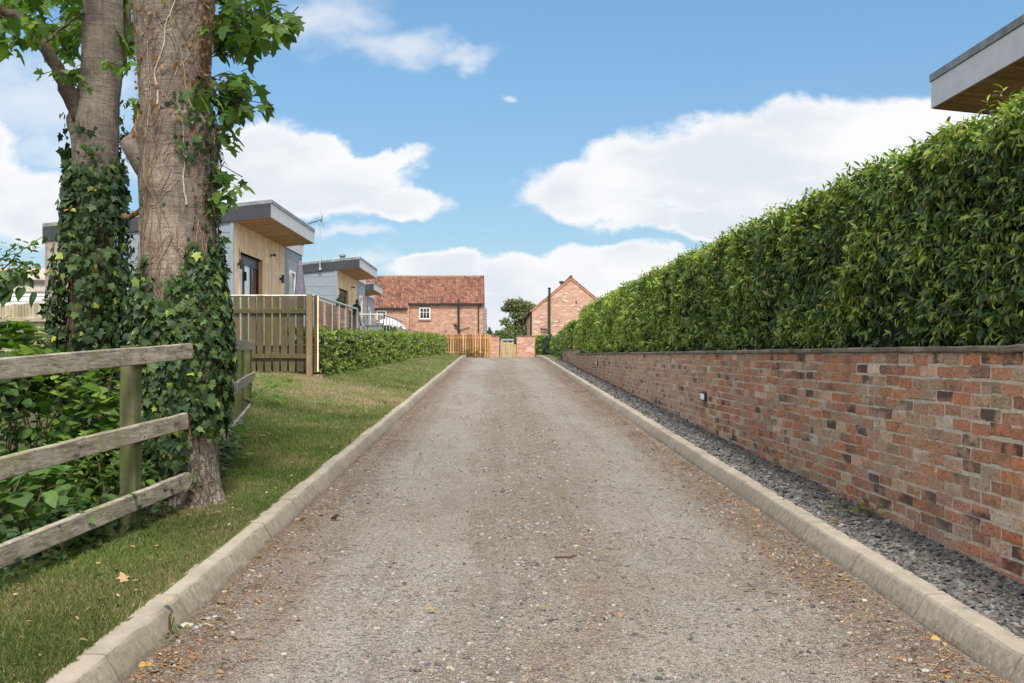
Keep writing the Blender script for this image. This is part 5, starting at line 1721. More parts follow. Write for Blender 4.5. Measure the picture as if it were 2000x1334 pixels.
# aerial
ae = thing('tv_aerial', 'thin pole with a spiky television aerial fixed to the second cabin', 'aerial', tuple(at(625, 520, 37.8)))
mb = MB()
mb.tube([at(625, 526, 37.8), at(625, 431, 37.8)], .020, 8)
mb.build('mast', M['galv'], ae)
mb = MB()
p0, p1 = at(602, 437, 37.8), at(629, 429, 37.8)
mb.tube([p0, p1], .012, 6)
for k in range(9):
    t = k / 8.5
    c = p0 + (p1 - p0) * t
    mb.tube([c + np.array([0, -.22, -.02]), c + np.array([0, .22, .02])], .006, 5); mb.tube([c + np.array([.0, 0, -.10]), c + np.array([0, 0, .10])], .005, 5)
mb.tube([p1 + np.array([0, -.3, -.25]), p1 + np.array([0, .3, .25])], .006, 5); mb.tube([p1 + np.array([0, -.3, .25]), p1 + np.array([0, .3, -.25])], .006, 5)
mb.tube([p1 + np.array([-.02, 0, 0]), p1 + np.array([-.12, 0, -.22])], .008, 5)
mb.build('antenna', M['black'], ae)
a_ = at(625, 522, 37.8)
mb = MB(); mb.box(a_ + np.array([-.04, 0, -.10]), a_ + np.array([.05, .09, -.02])); mb.box(a_ + np.array([-.04, 0, .22]), a_ + np.array([.05, .09, .30]))
mb.build('bracket', M['galv'], ae)
vent = at(669, 501, 39.5)
mb = MB().lathe(vent, [(.10, -.30), (.10, .0), (.14, .01), (.14, .06), (.05, .10)], 12)
tag(mb.build('roof_vent', M['trim']), 'small grey vent cowl on the roof of the second cabin', 'vent')

# ---- decks and glass balustrades
def deck(label, x0, x1, y0, y1, z):
    t = thing('deck', label, 'deck', ((x0 + x1) / 2, (y0 + y1) / 2, z - .6))
    mb = MB()
    x = x0
    while x < x1 - .01:
        mb.box((x, y0, z - .03), (min(x + .14, x1) - .006, y1, z), (R.uniform(.85, 1.15),) * 3); x += .14
    mb.build('floor', M['larch_grey'], t)
    mb = MB()
    z_ = z - .035
    for k in range(5):
        mb.box((x0, y0 + .03, z_ - .13), (x1 - .03, y0 + .055, z_ - .008)); mb.box((x1 - .055, y0 + .06, z_ - .13), (x1 - .03, y1, z_ - .008)); z_ -= .135
    mb.build('skirt', M['darkgrey'], t)
    return t
deck('raised deck of the nearest cabin, behind the slatted fence', -5.92, -3.52, 20.15, 26.3, 1.61)
deck('raised deck of the second cabin, with table and topiaries', -5.92, -3.82, 34.9, 50.4, 1.75)

def balustrade(label, pts, zf_, zr_, step=1.0, gl='glass'):
    t = thing('glass_balustrade', label, 'balustrade', (pts[0][0], pts[0][1], zf_))
    for (a, b) in zip(pts[:-1], pts[1:]):
        a = np.array(a, float); b = np.array(b, float); L = np.linalg.norm(b - a); d = (b - a) / L
        n = max(1, round(L / step))
        for k in range(n + 1):
            c = a + d * L * k / n
            mb = MB().tube([(c[0], c[1], zf_), (c[0], c[1], zr_ - .02)], .017, 8)
            for zz in (zf_ + .2, zr_ - .25):
                mb.tube([(c[0] + .005, c[1] - .03, zz), (c[0] + .005, c[1] + .03, zz)], .022, 8, (.08, .08, .08))
            mb.build('post', M['galv'], t)
            if k < n:
                p, q = c + d * .045, c + d * (L / n - .045)
                nr = np.array([-d[1], d[0]]) * .004
                mb = MB().hexa([(p[0] - nr[0], p[1] - nr[1], zf_ + .08), (q[0] - nr[0], q[1] - nr[1], zf_ + .08), (q[0] + nr[0], q[1] + nr[1], zf_ + .08), (p[0] + nr[0], p[1] + nr[1], zf_ + .08),
                                (p[0] - nr[0], p[1] - nr[1], zr_ - .08), (q[0] - nr[0], q[1] - nr[1], zr_ - .08), (q[0] + nr[0], q[1] + nr[1], zr_ - .08), (p[0] + nr[0], p[1] + nr[1], zr_ - .08)])
                mb.build('glass_panel', M[gl], t)
        mb = MB().tube([(a[0], a[1], zr_), (b[0], b[1], zr_)], .027, 10)
        mb.build('handrail', M['galv'], t)
    return t
b1 = balustrade('glass balustrade with pale tubular handrail, running back from the slatted fence', [(-5.9, 20.22), (-3.56, 20.22), (-3.56, 26.15)], 1.61, 2.565)
P_ = [(-3.56, 26.15, 2.565), (-3.56, 26.9, 2.17), (-3.56, 27.4, 2.17)]
mb = MB().tube(P_, .024, 8); mb.build('handrail', M['galv'], b1)
MB().tube([(-3.56, 27.35, 1.2), (-3.56, 27.35, 2.16)], .017, 8).build('post', M['galv'], b1)
balustrade('glass balustrade round the second deck, in front of the white parasol', [(-5.9, 35.0), (-3.87, 35.0), (-3.87, 42.0)], 1.75, 2.78, 1.0, 'glass_thin')

# ---- things on the decks
par = thing('parasol', 'closed grey parasol standing on the nearest deck', 'parasol', (-4.53, 23.6, 1.61))
mb = MB()
prof = [(.018, 1.98), (.05, 1.80), (.085, 1.45), (.115, 1.15), (.13, .95), (.12, .86), (.125, .84), (.118, .80), (.10, .79), (.13, .72), (.06, .70)]
vs = []
seg = 24
for (r, z) in prof:
    for k in range(seg):
        a = 2 * math.pi * k / seg
        q = r * (1 + .22 * math.cos(8 * a)) * (1 if r > .03 else 1)
        vs.append((-4.53 + q * math.cos(a), 23.6 + q * math.sin(a), 1.61 + z))
n = len(prof)
mb.add(vs, [(i * seg + k, i * seg + (k + 1) % seg, (i + 1) * seg + (k + 1) % seg, (i + 1) * seg + k) for i in range(n - 1) for k in range(seg)] + [tuple(range(seg - 1, -1, -1))])
mb.build('canopy', M['fabric_grey'], par, smooth=True)
MB().tube([(-4.53, 23.6, 1.61), (-4.53, 23.6, 3.61)], .02, 8).build('pole', M['black'], par)
MB().lathe((-4.53, 23.6, 1.61), [(.25, 0), (.25, .05), (.05, .08)], 20).build('base', M['darkgrey'], par)
mb = MB().lathe((-4.53, 23.6, 1.61 + .82), [(.137, 0), (.14, .03)], 20); mb.build('strap', M['fabric_white'], par)

wp = thing('parasol', 'open white parasol low behind the second glass balustrade', 'parasol', (-5.05, 47.6, 1.75))
mb = MB()
cx, cy, cz = -5.05, 47.6, 3.10
rings = [(.02, .02), (.25, -.05), (.5, -.17), (.72, -.36), (.84, -.52), (.85, -.62)]
seg = 24; vs = []
for (r, z) in rings:
    for k in range(seg):
        a = 2 * math.pi * k / seg
        sag = 1 - .06 * abs(math.sin(4 * a))
        vs.append((cx + r * sag * math.cos(a), cy + r * sag * math.sin(a), cz + z))
nb_ = len(vs)
vs += [(x, y, z - .012) for (x, y, z) in vs]
fs = [(i * seg + k, i * seg + (k + 1) % seg, (i + 1) * seg + (k + 1) % seg, (i + 1) * seg + k) for i in range(len(rings) - 1) for k in range(seg)]
fs = fs + [tuple(reversed([q + nb_ for q in f])) for f in fs]
mb.add(vs, fs); mb.build('canopy', M['fabric_white'], wp, smooth=True)
MB().tube([(cx, cy, 1.75), (cx, cy, cz)], .02, 8).build('pole', M['galv'], wp)
MB().lathe((cx, cy, 1.75), [(.25, 0), (.25, .05), (.05, .08)], 16).build('base', M['darkgrey'], wp)

tb = thing('table', 'dark garden table with a slatted top on the second deck', 'table', (-4.35, 37.6, 1.75))
tx, ty, tz = -4.35, 37.6, 1.75
MB().box((tx - .42, ty - .4, tz + .68), (tx + .40, ty + .4, tz + .72)).build('tabletop', M['black'], tb)
for (a, b) in ((-.36, -.34), (.34, -.34), (-.36, .34), (.34, .34)):
    MB().box((tx + a, ty + b, tz), (tx + a + .04, ty + b + .04, tz + .678)).build('leg', M['black'], tb)
def chair(x, y, z, f, lab):
    t = thing('garden_chair', lab, 'chair', (x, y, z), 'dark garden chairs on the second deck')
    MB().box((x - .24, y - .23, z + .40), (x + .24, y + .23, z + .45)).build('seat', M['fabric_grey'], t)
    MB().box((x - .24, y + f * .23, z + .47), (x + .24, y + f * .27, z + .86)).build('backrest', M['fabric_grey'], t)
    for a in (-.23, .20):
        for b in (-.22, .19):
            MB().box((x + a, y + b, z), (x + a + .03, y + b + .03, z + .398)).build('leg', M['black'], t)
    for a in (-.27, .24):
        MB().box((x + a, y - .22, z + .58), (x + a + .03, y + .22, z + .61)).build('armrest', M['black'], t)
chair(tx - .15, ty + .95, tz, 1, 'dark chair behind the table on the second deck')
chair(tx - .95, ty + .1, tz, 1, 'dark chair beside the table, nearer the second cabin wall')
pot = thing('flower_pot', 'red flowers in a small pot on the dark garden table', 'flower pot', (tx - .02, ty, tz + .72))
MB().lathe((tx - .02, ty, tz + .72), [(.05, 0), (.07, .10), (.06, .10)], 12).build('pot', M['darkgrey'], pot)
mb = MB()
n = 60
d = R.normal(0, .05, (n, 3)); d[:, 2] = np.abs(d[:, 2])
leaves(mb, HEART, np.array([tx - .02, ty, tz + .82]) + d, unit(d + .01), np.tile(np.array([0, -.4, 1.0]), (n, 1)), np.full(n, .05), pick([(.5, .04, .03), (.42, .05, .05), (.06, .12, .03)], n))
mb.build('flowers', M['leaf_thin'], pot)
pl = thing('planter', 'trough of wispy grey-green lavender behind the second glass balustrade', 'planter', (-4.05, 39.2, 1.75))
MB().box((-4.2, 37.9, 1.75), (-3.95, 41.6, 1.98)).build('trough', M['darkgrey'], pl)
mb = MB()
n = 900
p = np.stack([R.uniform(-4.2, -3.95, n), R.uniform(37.9, 41.6, n), 1.95 + R.random(n) * .12], 1)
leaves(mb, LANCE, p, unit(np.stack([R.normal(0, .3, n), R.normal(0, .3, n), np.ones(n)], 1)), R.normal(0, 1, (n, 3)), R.uniform(.25, .52, n) * np.array([1.0]), pick([(.20, .24, .13), (.26, .28, .19), (.14, .19, .08)], n))
mb.build('lavender', M['leaf_thin'], pl)
def topiary(x, y, z, h, lab):
    t = thing('topiary', lab, 'topiary', (x, y, z), 'ball topiaries in pots at the second cabin')
    MB().lathe((x, y, z), [(.13, 0), (.17, .30), (.15, .31), (.14, .27)], 16).build('pot', M['darkgrey'], t)
    MB().tube([(x, y, z + .27), (x, y, z + h - .1)], .015, 6).build('stem', M['twig'], t)
    mb = MB()
    n = 900
    d = unit(R.normal(0, 1, (n, 3))); rr = .15 + .02 * R.random(n)
    leaves(mb, OVATE, np.array([x, y, z + h]) + d * rr[:, None], unit(d * .3 + R.normal(0, .6, (n, 3))), d, np.full(n, .05), pick([(.018, .045, .016), (.03, .065, .02), (.04, .085, .025)], n))
    mb.lathe((x, y, z + h), [(.01, -.15), (.10, -.11), (.15, 0), (.10, .11), (.01, .15)], 12, (.015, .03, .012))
    mb.build('ball', M['leaf'], t)
topiary(-5.75, 37.75, 1.75, 1.59, 'ball topiary in a pot, the one nearer the first cabin, left of the glazed doors')
topiary(-5.62, 41.0, 1.75, 1.50, 'ball topiary in a pot just in front of the tall window of the second cabin')

# ---- caravan
cv = thing('static_caravan', 'white ribbed static caravan with a pantiled roof edge beyond the old fence', 'caravan', (-16, 33, 1.4))
mb = MB()
z = 1.9
while z < 3.28:
    mb.hexa([(-22, 30, z), (-12.6, 30, z), (-12.6, 36, z), (-22, 36, z), (-22, 30.02, z + .135), (-12.6, 30.02, z + .135), (-12.6, 36, z + .135), (-22, 36, z + .135)])
    mb.box((-22, 30.03, z + .136), (-12.6, 36, z + .15), (.8, .8, .8)); z += .152
mb.build('body', M['cream'], cv)
MB().box((-22.02, 29.97, 3.25), (-12.58, 36.02, 3.50)).build('upper_band', m_plain('taupe', (.50, .43, .36), .7), cv)
MB().box((-22.02, 29.9, 3.505), (-12.5, 29.99, 3.585)).build('gutter', m_plain('brown', (.10, .07, .055), .6), cv)
mb = MB()
x = -22.0
while x < -12.5:
    mb.hexa([(x, 29.92, 3.59), (x + .19, 29.92, 3.59), (x + .19, 33, 4.15), (x, 33, 4.15), (x, 29.92, 3.63), (x + .19, 29.92, 3.63), (x + .19, 33, 4.19), (x, 33, 4.19)], (R.uniform(.8, 1.2),) * 3); x += .21
mb.build('roof', m_attr('pantile_pale', .8) if False else m_plain('pale_tile', (.48, .36, .30), .8, var=.3), cv)
mb = MB(); mb.box((-14.35, 29.955, 1.9), (-14.25, 29.99, 3.24)); mb.build('trim', M['white_frame'], cv)
w_ = MB().box((-16.4, 29.96, 2.4), (-15.2, 29.99, 3.15)).build('window', M['white_frame'], cv)
MB().box((-16.32, 29.94, 2.48), (-15.28, 29.958, 3.07)).build('pane', M['pane'], w_)
MB().box((-13.15, 29.90, 3.22), (-12.85, 29.965, 3.34)).build('bracket', m_plain('brown2', (.16, .11, .08), .6), cv)

# ================================================================== pantiled barn
def m_tile():
    q = NM('pantile')
    c = q.mix(1.0, q.attr(), q.ramp(q.noise(8, 6, .65), [(.3, (.55, .55, .55)), (.7, (1.45, 1.4, 1.35))]), 'MULTIPLY')
    st = q.rng(q.noise(.9, 7, .7, q.mapv((1, .35, .35))), .55, .70, 0, .75)
    c = q.mix(st, c, (.07, .045, .04))
    return q.fin(c, .85, q.bump(q.noise(30, 4), .4, .02), .15)
M['tile'] = m_tile()
barn = thing('brick_barn', 'long red brick barn under an old pantiled roof, with black drainpipes', 'barn', (-6, 77, 1.25))
BY, LY = 75.0, 74.5
xr, xm, xl_ = -1.01, -6.38, -11.5
mb = MB()
mb.box((xm + .003, BY, .9), (xr, BY + .3, 5.22)); mb.box((xl_, LY, .9), (xm, LY + .3, 4.86)); mb.box((xm - .3, LY + .3, .9), (xm, BY + .3, 4.98))
mb.box((xl_, 80.7, .9), (xr, 81, 5.2)); mb.hexa([(xr - .3, BY + .3, .9), (xr, BY + .3, .9), (xr, 80.7, .9), (xr - .3, 80.7, .9), (xr - .3, BY + .3, 5.2), (xr, BY + .3, 5.2), (xr, 80.7, 5.2), (xr - .3, 80.7, 5.2)])
mb.add([(xr - .01, BY, 5.2), (xr - .01, 81, 5.2), (xr - .01, 78, 7.2)], [(0, 1, 2)])
mb.add([(xl_, BY, 5.2), (xl_, 81, 5.2), (xl_, 78, 7.2)], [(0, 2, 1)])
mb.build('wall', M['barn_brick'], barn)
def tiles(x0, x1, ya, yb, za, zb, mb):
    """a slope of pantiles rising from (ya, za) to (yb, zb)"""
    L = math.hypot(yb - ya, zb - za); nr = max(1, round(L / .25)); nc = round((x1 - x0) / .21)
    pal = [(.29, .145, .102), (.32, .160, .112), (.26, .130, .094), (.34, .178, .125), (.24, .118, .088), (.33, .20, .15), (.19, .098, .078)]
    up = np.array([0, yb - ya, zb - za]) / L; nm = np.array([0, -up[2], up[1]])
    if nm[2] < 0:
        nm = -nm
    V, C, F = [], [], []
    base = 0
    m = 7
    for r in range(nr):
        for c in range(nc):
            col = pick(pal, 1)[0]
            xa = x0 + (x1 - x0) * c / nc; wd = (x1 - x0) / nc
            for e, (s_, lift) in enumerate(((r, .065), (r + 1.12, .012))):
                o = np.array([0, ya, za]) + up * L / nr * s_
                for k in range(m):
                    t = k / (m - 1)
                    p = o + nm * (lift + .052 * math.sin(2 * math.pi * t + .5)) + np.array([xa + wd * t * 1.02, 0, 0])
                    V.append(p); C.append((*col, 1))
            F += [(base + k, base + k + 1, base + m + k + 1, base + m + k) for k in range(m - 1)]
            # thick lower lip
            for k in range(m):
                V.append(V[base + k] - nm * .035); C.append((*(col * .6), 1))
            F += [(base + 2 * m + k, base + 2 * m + k + 1, base + k + 1, base + k) for k in range(m - 1)]
            base += 3 * m
    mb.add(V, F, np.array(C))
mb = MB()
tiles(xm - .06, xr + .06, BY - .16, 78, 5.14, 7.33, mb)
tiles(xl_, xm - .06, LY - .16, 78, 4.78, 7.33, mb)
mb.add([(xl_, 81.3, 5.0), (xr + .06, 81.3, 5.0), (xr + .06, 78, 7.36), (xl_, 78, 7.36)], [(0, 1, 2, 3)], (.38, .15, .085))
mb.tube([(xl_, 78, 7.36), (xr + .06, 78, 7.36)], .10, 10, (.26, .19, .15))
roof = mb.build('roof', M['tile'], barn)
mb = MB()
mb.box((xm, BY - .20, 5.06), (xr + .12, BY - .09, 5.15)); mb.build('gutter', M['black_pipe'], barn)
mb = MB(); mb.box((xl_, LY - .20, 4.70), (xm - .10, LY - .09, 4.79)); mb.build('gutter', M['black_pipe'], barn)
MB().tube([(-2.78, BY - .12, 1.2), (-2.78, BY - .12, 5.47)], .075, 8).build('soil_pipe', M['black_pipe'], barn)
MB().tube([(-1.33, BY - .08, 1.2), (-1.33, BY - .08, 4.9), (-1.1, BY - .14, 5.06)], .045, 8).build('downpipe', M['black_pipe'], barn)
MB().tube([(-2.78, BY - .12, 3.45), (-3.05, BY - .12, 3.62), (-3.07, BY, 3.62)], .07, 8).build('branch_pipe', M['black_pipe'], barn)
MB().tube([(-2.75, BY - .06, 3.22), (-1.95, BY - .06, 3.42)], .022, 6).build('branch_pipe', M['black_pipe'], barn)
for (px, py, r) in ((871, 647, .055), (898, 647, .07)):
    c = at(px, py, BY - .02)
    MB().tube([c, c + np.array([0, .03, 0])], r, 10).build('vent', M['black_pipe'], barn)
def casement(par_, x0, x1, z0, z1, y, cols=3):
    mb = MB(); f = .075
    mb.box((x0, y - .05, z0), (x0 + f, y + .01, z1)); mb.box((x1 - f, y - .05, z0), (x1, y + .01, z1)); mb.box((x0 + f + .001, y - .05, z1 - f), (x1 - f - .001, y + .01, z1)); mb.box((x0 + f + .001, y - .05, z0), (x1 - f - .001, y + .01, z0 + f * .9))
    zm = z0 + (z1 - z0) * .60
    for k in range(1, cols):
        x = x0 + f + (x1 - x0 - 2 * f) * k / cols
        mb.box((x - .014, y - .035, z0 + f * .9), (x + .014, y - .008, z1 - f))
    mb.box((x0 + f + .001, y - .037, zm - .014), (x1 - f - .001, y - .006, zm + .014))
    w = mb.build('window', M['white_frame'], par_)
    MB().box((x0 + f, y - .015, z0 + f * .9), (x1 - f, y - .003, z1 - f)).build('pane', M['pane'], w)
    MB().box((x0 - .06, y - .09, z0 - .10), (x1 + .06, y - .002, z0 - .003)).build('sill', m_plain('sill', (.38, .27, .19), .9), w)
    mb = MB()
    for k in range(8):
        xx = x0 - .04 + k * (x1 - x0 + .08) / 8
        mb.box((xx, y - .006, z1 + .003), (xx + (x1 - x0) / 8 - .004, y + .002, z1 + .19), (R.uniform(.7, 1.1),) * 3)
    mb.build('lintel', m_plain('lintel', (.30, .17, .11), .9), w)
casement(barn, -5.66, -4.85, 4.02, 4.86, BY)
casement(barn, -8.72, -8.02, 3.74, 4.62, LY)
mb = MB()
for k in range(17):
    z = 1.3 + k * .21
    mb.box((xr + .003, 75.5, z), (xr + .27, 77, z + .19), (R.uniform(.8, 1.2),) * 3)
mb.build('lean_to', M['slate_grey'], barn)

# ================================================================== gabled barn
gb = thing('brick_barn', 'gable-ended brick barn with a tall black flue pipe, beyond the hedge', 'barn', (4.73, 70, 1.25))
GY = 65.0
gx0, gx1, gax, gez, gaz = 2.24, 7.22, 4.73, 4.20, 6.26
mb = MB()
mb.add([(gx0, GY, .9), (gx1, GY, .9), (gx1, GY, gez), (gax, GY, gaz), (gx0, GY, gez), (gx0, GY + 11, .9), (gx1, GY + 11, .9), (gx1, GY + 11, gez), (gax, GY + 11, gaz), (gx0, GY + 11, gez)],
       [(0, 1, 2, 3, 4), (9, 8, 7, 6, 5), (5, 0, 4, 9), (1, 6, 7, 2)])
mb.build('wall', M['gable_brick'], gb)
mb = MB()
sl = (gaz - gez) / (gax - gx0)
for s_ in (-1, 1):
    xe = gx0 - .12 if s_ < 0 else gx1 + .12
    ze = gez - .12 * sl
    for (ya, yb, th, of, cl) in ((GY - .07, GY + 11.1, .075, .035, (1, 1, 1)),):
        mb.hexa([(xe, ya, ze + of), (gax, ya, gaz + of), (gax, yb, gaz + of), (xe, yb, ze + of), (xe, ya, ze + of + th), (gax, ya, gaz + of + th), (gax, yb, gaz + of + th), (xe, yb, ze + of + th)], (.33, .17, .12))
mb.tube([(gax, GY - .07, gaz + .12), (gax, GY + 11.1, gaz + .12)], .09, 8, (.22, .15, .12))
rf = mb.build('roof', M['tile'], gb)
mb = MB()
for s_ in (-1, 1):
    xe = gx0 - .02 if s_ < 0 else gx1 + .02
    mb.hexa([(xe, GY - .05, gez - .09), (gax, GY - .05, gaz - .09), (gax, GY - .003, gaz - .09), (xe, GY - .003, gez - .09), (xe, GY - .05, gez + .03), (gax, GY - .05, gaz + .03), (gax, GY - .003, gaz + .03), (xe, GY - .003, gez + .03)])
mb.build('verge', m_plain('verge_brick', (.42, .21, .14), .9, var=.3), gb)
c = at(1097, 551, GY + 4)
MB().lathe((c[0], c[1], c[2] - .55), [(.09, 0), (.09, .45), (.17, .47), (.17, .60), (.12, .62)], 12).build('cowl', M['darkgrey'], rf)
MB().tube([(3.34, GY - .14, 1.3), (3.34, GY - .14, 5.58)], .075, 10).build('flue_pipe', M['black_pipe'], gb)
MB().lathe((3.34, GY - .14, 5.57), [(.11, 0), (.11, .06), (.03, .10)], 10).build('flue_cap', M['black_pipe'], gb)
MB().tube([(3.30, GY - .14, 2.98), (2.86, GY - .14, 3.06), (2.84, GY, 3.07)], .06, 8).build('branch_pipe', M['black_pipe'], gb)
MB().box((3.12, GY - .06, 2.45), (3.24, GY - .003, 2.70)).build('meter_box', M['cream'], gb)
for (px, py) in ((1125.5, 590.5), (1076, 654)):
    c = at(px, py, GY - .015)
    MB().box(c - np.array([.06, .004, .06]), c + np.array([.06, .012, .06])).build('vent', M['black_pipe'], gb)
MB().tube([(gx0 - .06, GY + .15, 1.3), (gx0 - .06, GY + .15, 4.05), (gx0 - .14, GY + .15, 4.16)], .05, 8).build('downpipe', M['black_pipe'], gb)
MB().box((gx0 - .22, GY - .05, 4.08), (gx0 - .10, GY + 11, 4.17)).build('gutter', M['black_pipe'], gb)

# ================================================================== the end of the drive
of = thing('board_fence', 'new orange upright-board fence across the end of the drive, left of the brick pier', 'fence', (-1.8, 56, 1.26))
mb = MB()
x = -3.9
while x < -.40:
    d = 0 if int(round(x * 100)) % 2 else .02
    mb.box((x, 56.0 + d, 1.2), (x + .085, 56.02 + d, 2.55 + R.normal(0, .006)), (R.choice([.62, .9, 1.1, 1.3]),) * 3)
    x += .135
mb.build('boards', M['orange_wood'], of)
MB().box((-3.9, 56.10, 1.2), (-.36, 56.12, 2.50), (.28, .24, .2)).build('back_boards', M['orange_wood'], of)
for z in (1.5, 2.3):
    MB().box((-3.9, 56.045, z), (-.36, 56.09, z + .09)).build('rail', M['orange_wood'], of)
MB().box((-.41, 55.96, 1.15), (-.30, 56.07, 2.50)).build('post', M['orange_wood'], of)
for px in (905, 930):
    weed('scrubby weed growing at the foot of the orange board fence, %s' % ('nearer the low hedge' if px < 910 else 'nearer the brick pier'), (float((px - 970) * 55.8 / 2000), 55.8, 1.27), 90, .22, .13, [(.09, .14, .035), (.15, .18, .06)], OVATE, .5)
pier = thing('brick_pier', 'narrow red brick pier between the orange fence and the wooden gate', 'pier', (-.1, 58, 1.26))
mb = MB().box((-.345, 58.0, 1.1), (.150, 58.45, 2.45)); mb.build('shaft', M['red_brick'], pier)
MB().box((-.37, 57.97, 2.452), (.175, 58.48, 2.50)).build('cap', M['coping'], pier)
gw = thing('brick_garden_wall', 'short red brick wall between the wooden gate and the green bushes', 'wall', (1.7, 58, 1.26))
mb = MB().box((1.135, 58.0, 1.1), (2.235, 58.3, 2.45)); mb.box((2.237, 58.05, 1.1), (2.33, 60, 2.40)); mb.build('brickwork', M['red_brick'], gw)
MB().box((1.11, 57.97, 2.452), (2.36, 58.33, 2.49)).build('coping', M['coping'], gw)
gt = thing('wooden_gate', 'vertical-board wooden gate between the two pieces of red brick wall', 'gate', (.65, 58.1, 1.26))
mb = MB()
x = .36
while x < .86:
    mb.box((x, 58.14, 1.30), (x + .075, 58.165, 2.10 + .03 * (x < .5) + R.normal(0, .004)), (R.uniform(.7, 1.3),) * 3); x += .097
mb.box((.34, 58.17, 1.45), (.88, 58.20, 1.53)); mb.box((.34, 58.17, 1.92), (.88, 58.20, 2.0))
mb.build('gate_leaf', M['gate_wood'], gt)
MB().box((.20, 58.1, 1.2), (.345, 58.22, 2.20)).build('gate_post', M['gate_wood'], gt)
mb = MB()
for x in np.arange(.885, 1.12, .085):
    mb.box((x, 58.12, 1.2), (x + .078, 58.145, 2.0), (R.uniform(.8, 1.2),) * 3)
mb.build('side_panel', M['gate_wood'], gt)
sh = thing('bin_shelter', 'small grey flat-topped shelter with two dark slots, just behind the wooden gate', 'shelter', (.7, 62.5, 1.26))
MB().box((.30, 62, 1.2), (1.02, 63, 2.28)).build('body', M['galv'], sh)
MB().box((.26, 61.93, 2.282), (1.06, 63.05, 2.36)).build('roof', M['slate_grey'], sh)
for x in (.38, .70):
    MB().box((x, 61.99, 2.16), (x + .25, 61.998, 2.24)).build('slot', M['black'], sh)

# ================================================================== trees beyond
def far_tree(label, x, y, zb, blobs_, pal, n, size, trunks, group='trees beyond the end of the drive', name='tree', tr=.12):
    t = thing(name, label, 'tree', (x, y, zb), group)
    mb = MB()
    tot = sum(b[3] * b[4] for b in blobs_)
    for (bx, bz, by, rx, rz) in blobs_:
        m = int(n * rx * rz / tot)
        d = unit(R.normal(0, 1, (m, 3)))
        k = np.array([mnoise.noise(Vector((q[0] * 2.2 + bx, q[1] * 2.2, q[2] * 2.2 + bz))) for q in d])
        P = np.array([x + bx, y + by, zb + bz]) + d * np.array([rx, rx, rz]) * ((.35 + .65 * R.random(m) ** .5) * (1 + .55 * k))[:, None]
        leaves(mb, OVATE, P, unit(R.normal(0, 1, (m, 3)) + np.array([0, 0, -.4])), R.normal(0, .6, (m, 3)) + np.array([0, -.3, 1.0]), size * R.uniform(.6, 1.3, m), pick(pal, m))
    mb.build('crown', M['farleaf'], t)
    tm = MB()
    for pts, r in trunks:
        P, rr = wob([(x + a, y + c_, zb + b) for (a, b, c_) in pts], np.linspace(r, r * .3, len(pts)), 14, .05)
        tm.tube(P, rr, 7)
    tm.build('trunk', M['twig'], t)
    return t
FT = [(.12, .145, .055), (.15, .17, .06), (.09, .115, .05), (.19, .19, .075)]
FT2 = [(.075, .11, .05), (.095, .13, .055), (.06, .09, .042)]
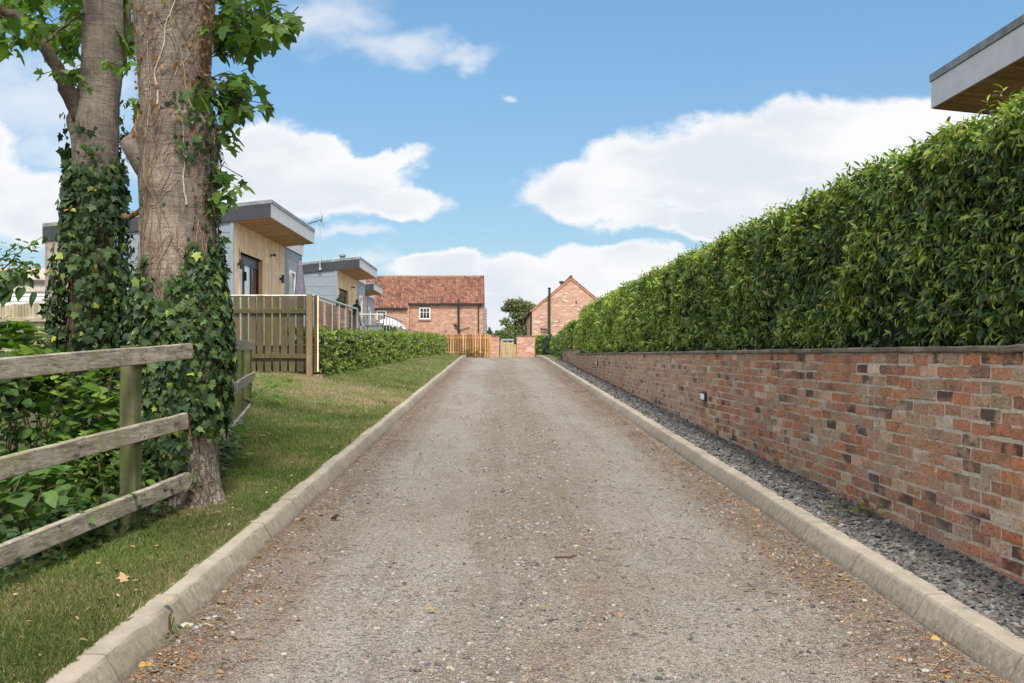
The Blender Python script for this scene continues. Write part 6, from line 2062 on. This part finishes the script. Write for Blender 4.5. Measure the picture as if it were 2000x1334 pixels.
far_tree('tall thin-crowned tree with open yellow-green tops, seen between the two barns', 1.6, 108, 1.3,
         [(.5, 5.3, 0, 1.15, .75), (1.4, 5.0, .3, 1.0, .8), (.9, 4.3, 0, 1.2, .6), (-.35, 5.0, 0, .75, .45), (.0, 5.6, 0, .8, .4), (1.9, 5.0, .5, 1.1, .6), (2.3, 4.3, 0, .9, .8), (1.4, 3.9, .4, .7, .7), (-.7, 3.6, 0, .5, .4), (.2, 2.6, 0, 1.2, 1.0), (2.1, 2.6, 0, 1.3, 1.2), (.9, 3.2, .5, .7, .8)],
         [(.15, .175, .07), (.18, .20, .075), (.115, .14, .065), (.22, .22, .09)], 11500, .20, [([(.6, 0, 0), (.6, 2.5, 0), (.2, 4.2, 0), (.1, 5.6, 0)], .10), ([(.6, 2.4, 0), (1.2, 4.0, 0), (1.7, 5.2, 0)], .07), ([(2.2, 0, .3), (2.2, 3, .3), (2.3, 4.6, .3)], .09), ([(.4, 3.4, 0), (.9, 4.6, 0), (.9, 5.5, 0)], .05)])
far_tree('dark dense tree tucked against the gabled barn behind the garden wall', 3.0, 92, 1.3, [(0, 1.4, 0, .9, 1.3), (.3, 2.3, 0, .6, .7), (-.7, .9, 0, .7, .9)], FT2, 2600, .17, [([(0, 0, 0), (0, 2.4, 0)], .08)])
far_tree('rounded mid-green tree beside the barn corner', -.5, 120, 1.2, [(0, 1.5, 0, 1.2, 1.3), (1.1, 1.9, .5, 1.1, 1.2), (-1.2, 1.2, 0, 1.1, 1.1)], [(.06, .10, .035), (.08, .12, .045), (.05, .085, .03)], 3000, .20, [([(0, 0, 0), (0, 2, 0)], .10), ([(1.1, 0, .5), (1.1, 2.2, .5)], .09)])
far_tree('low bushy tree standing right behind the wooden gate', 1.2, 84, 1.2, [(0, 1.0, 0, 1.1, .95), (.9, .9, 0, .8, .9), (-1.2, .8, 0, .8, .7)], FT2 + [(.08, .12, .04)], 2600, .15, [([(0, 0, 0), (0, 1.2, 0)], .07)])
far_tree('small golden shrub showing over the brick pier', -.32, 66, 1.2, [(0, .95, 0, .28, .55)], [(.22, .23, .07), (.17, .20, .06)], 420, .11, [([(0, 0, 0), (0, .9, 0)], .03)], None, 'shrub')
# far hedgerow wood closing the horizon
mb = MB()
n = 16000
x = R.uniform(-260, 320, n); y = R.uniform(230, 260, n)
hgt = 5.5 + 2.5 * np.array([mnoise.noise(Vector((a * .06, 0, 2))) for a in x]) + 1.5 * np.array([mnoise.noise(Vector((a * .25, 0, 5))) for a in x])
P = np.stack([x, y, .6 + hgt * R.random(n) ** .8], 1)
leaves(mb, OVATE, P, unit(R.normal(0, 1, (n, 3))), R.normal(0, .6, (n, 3)) + np.array([0, -.4, .8]), R.uniform(1.0, 2.2, n), pick(FT2 + [(.06, .085, .04)], n))
tag(mb.build('distant_wood', M['farleaf']), 'distant dark tree line along the horizon', 'wood', kind='stuff')
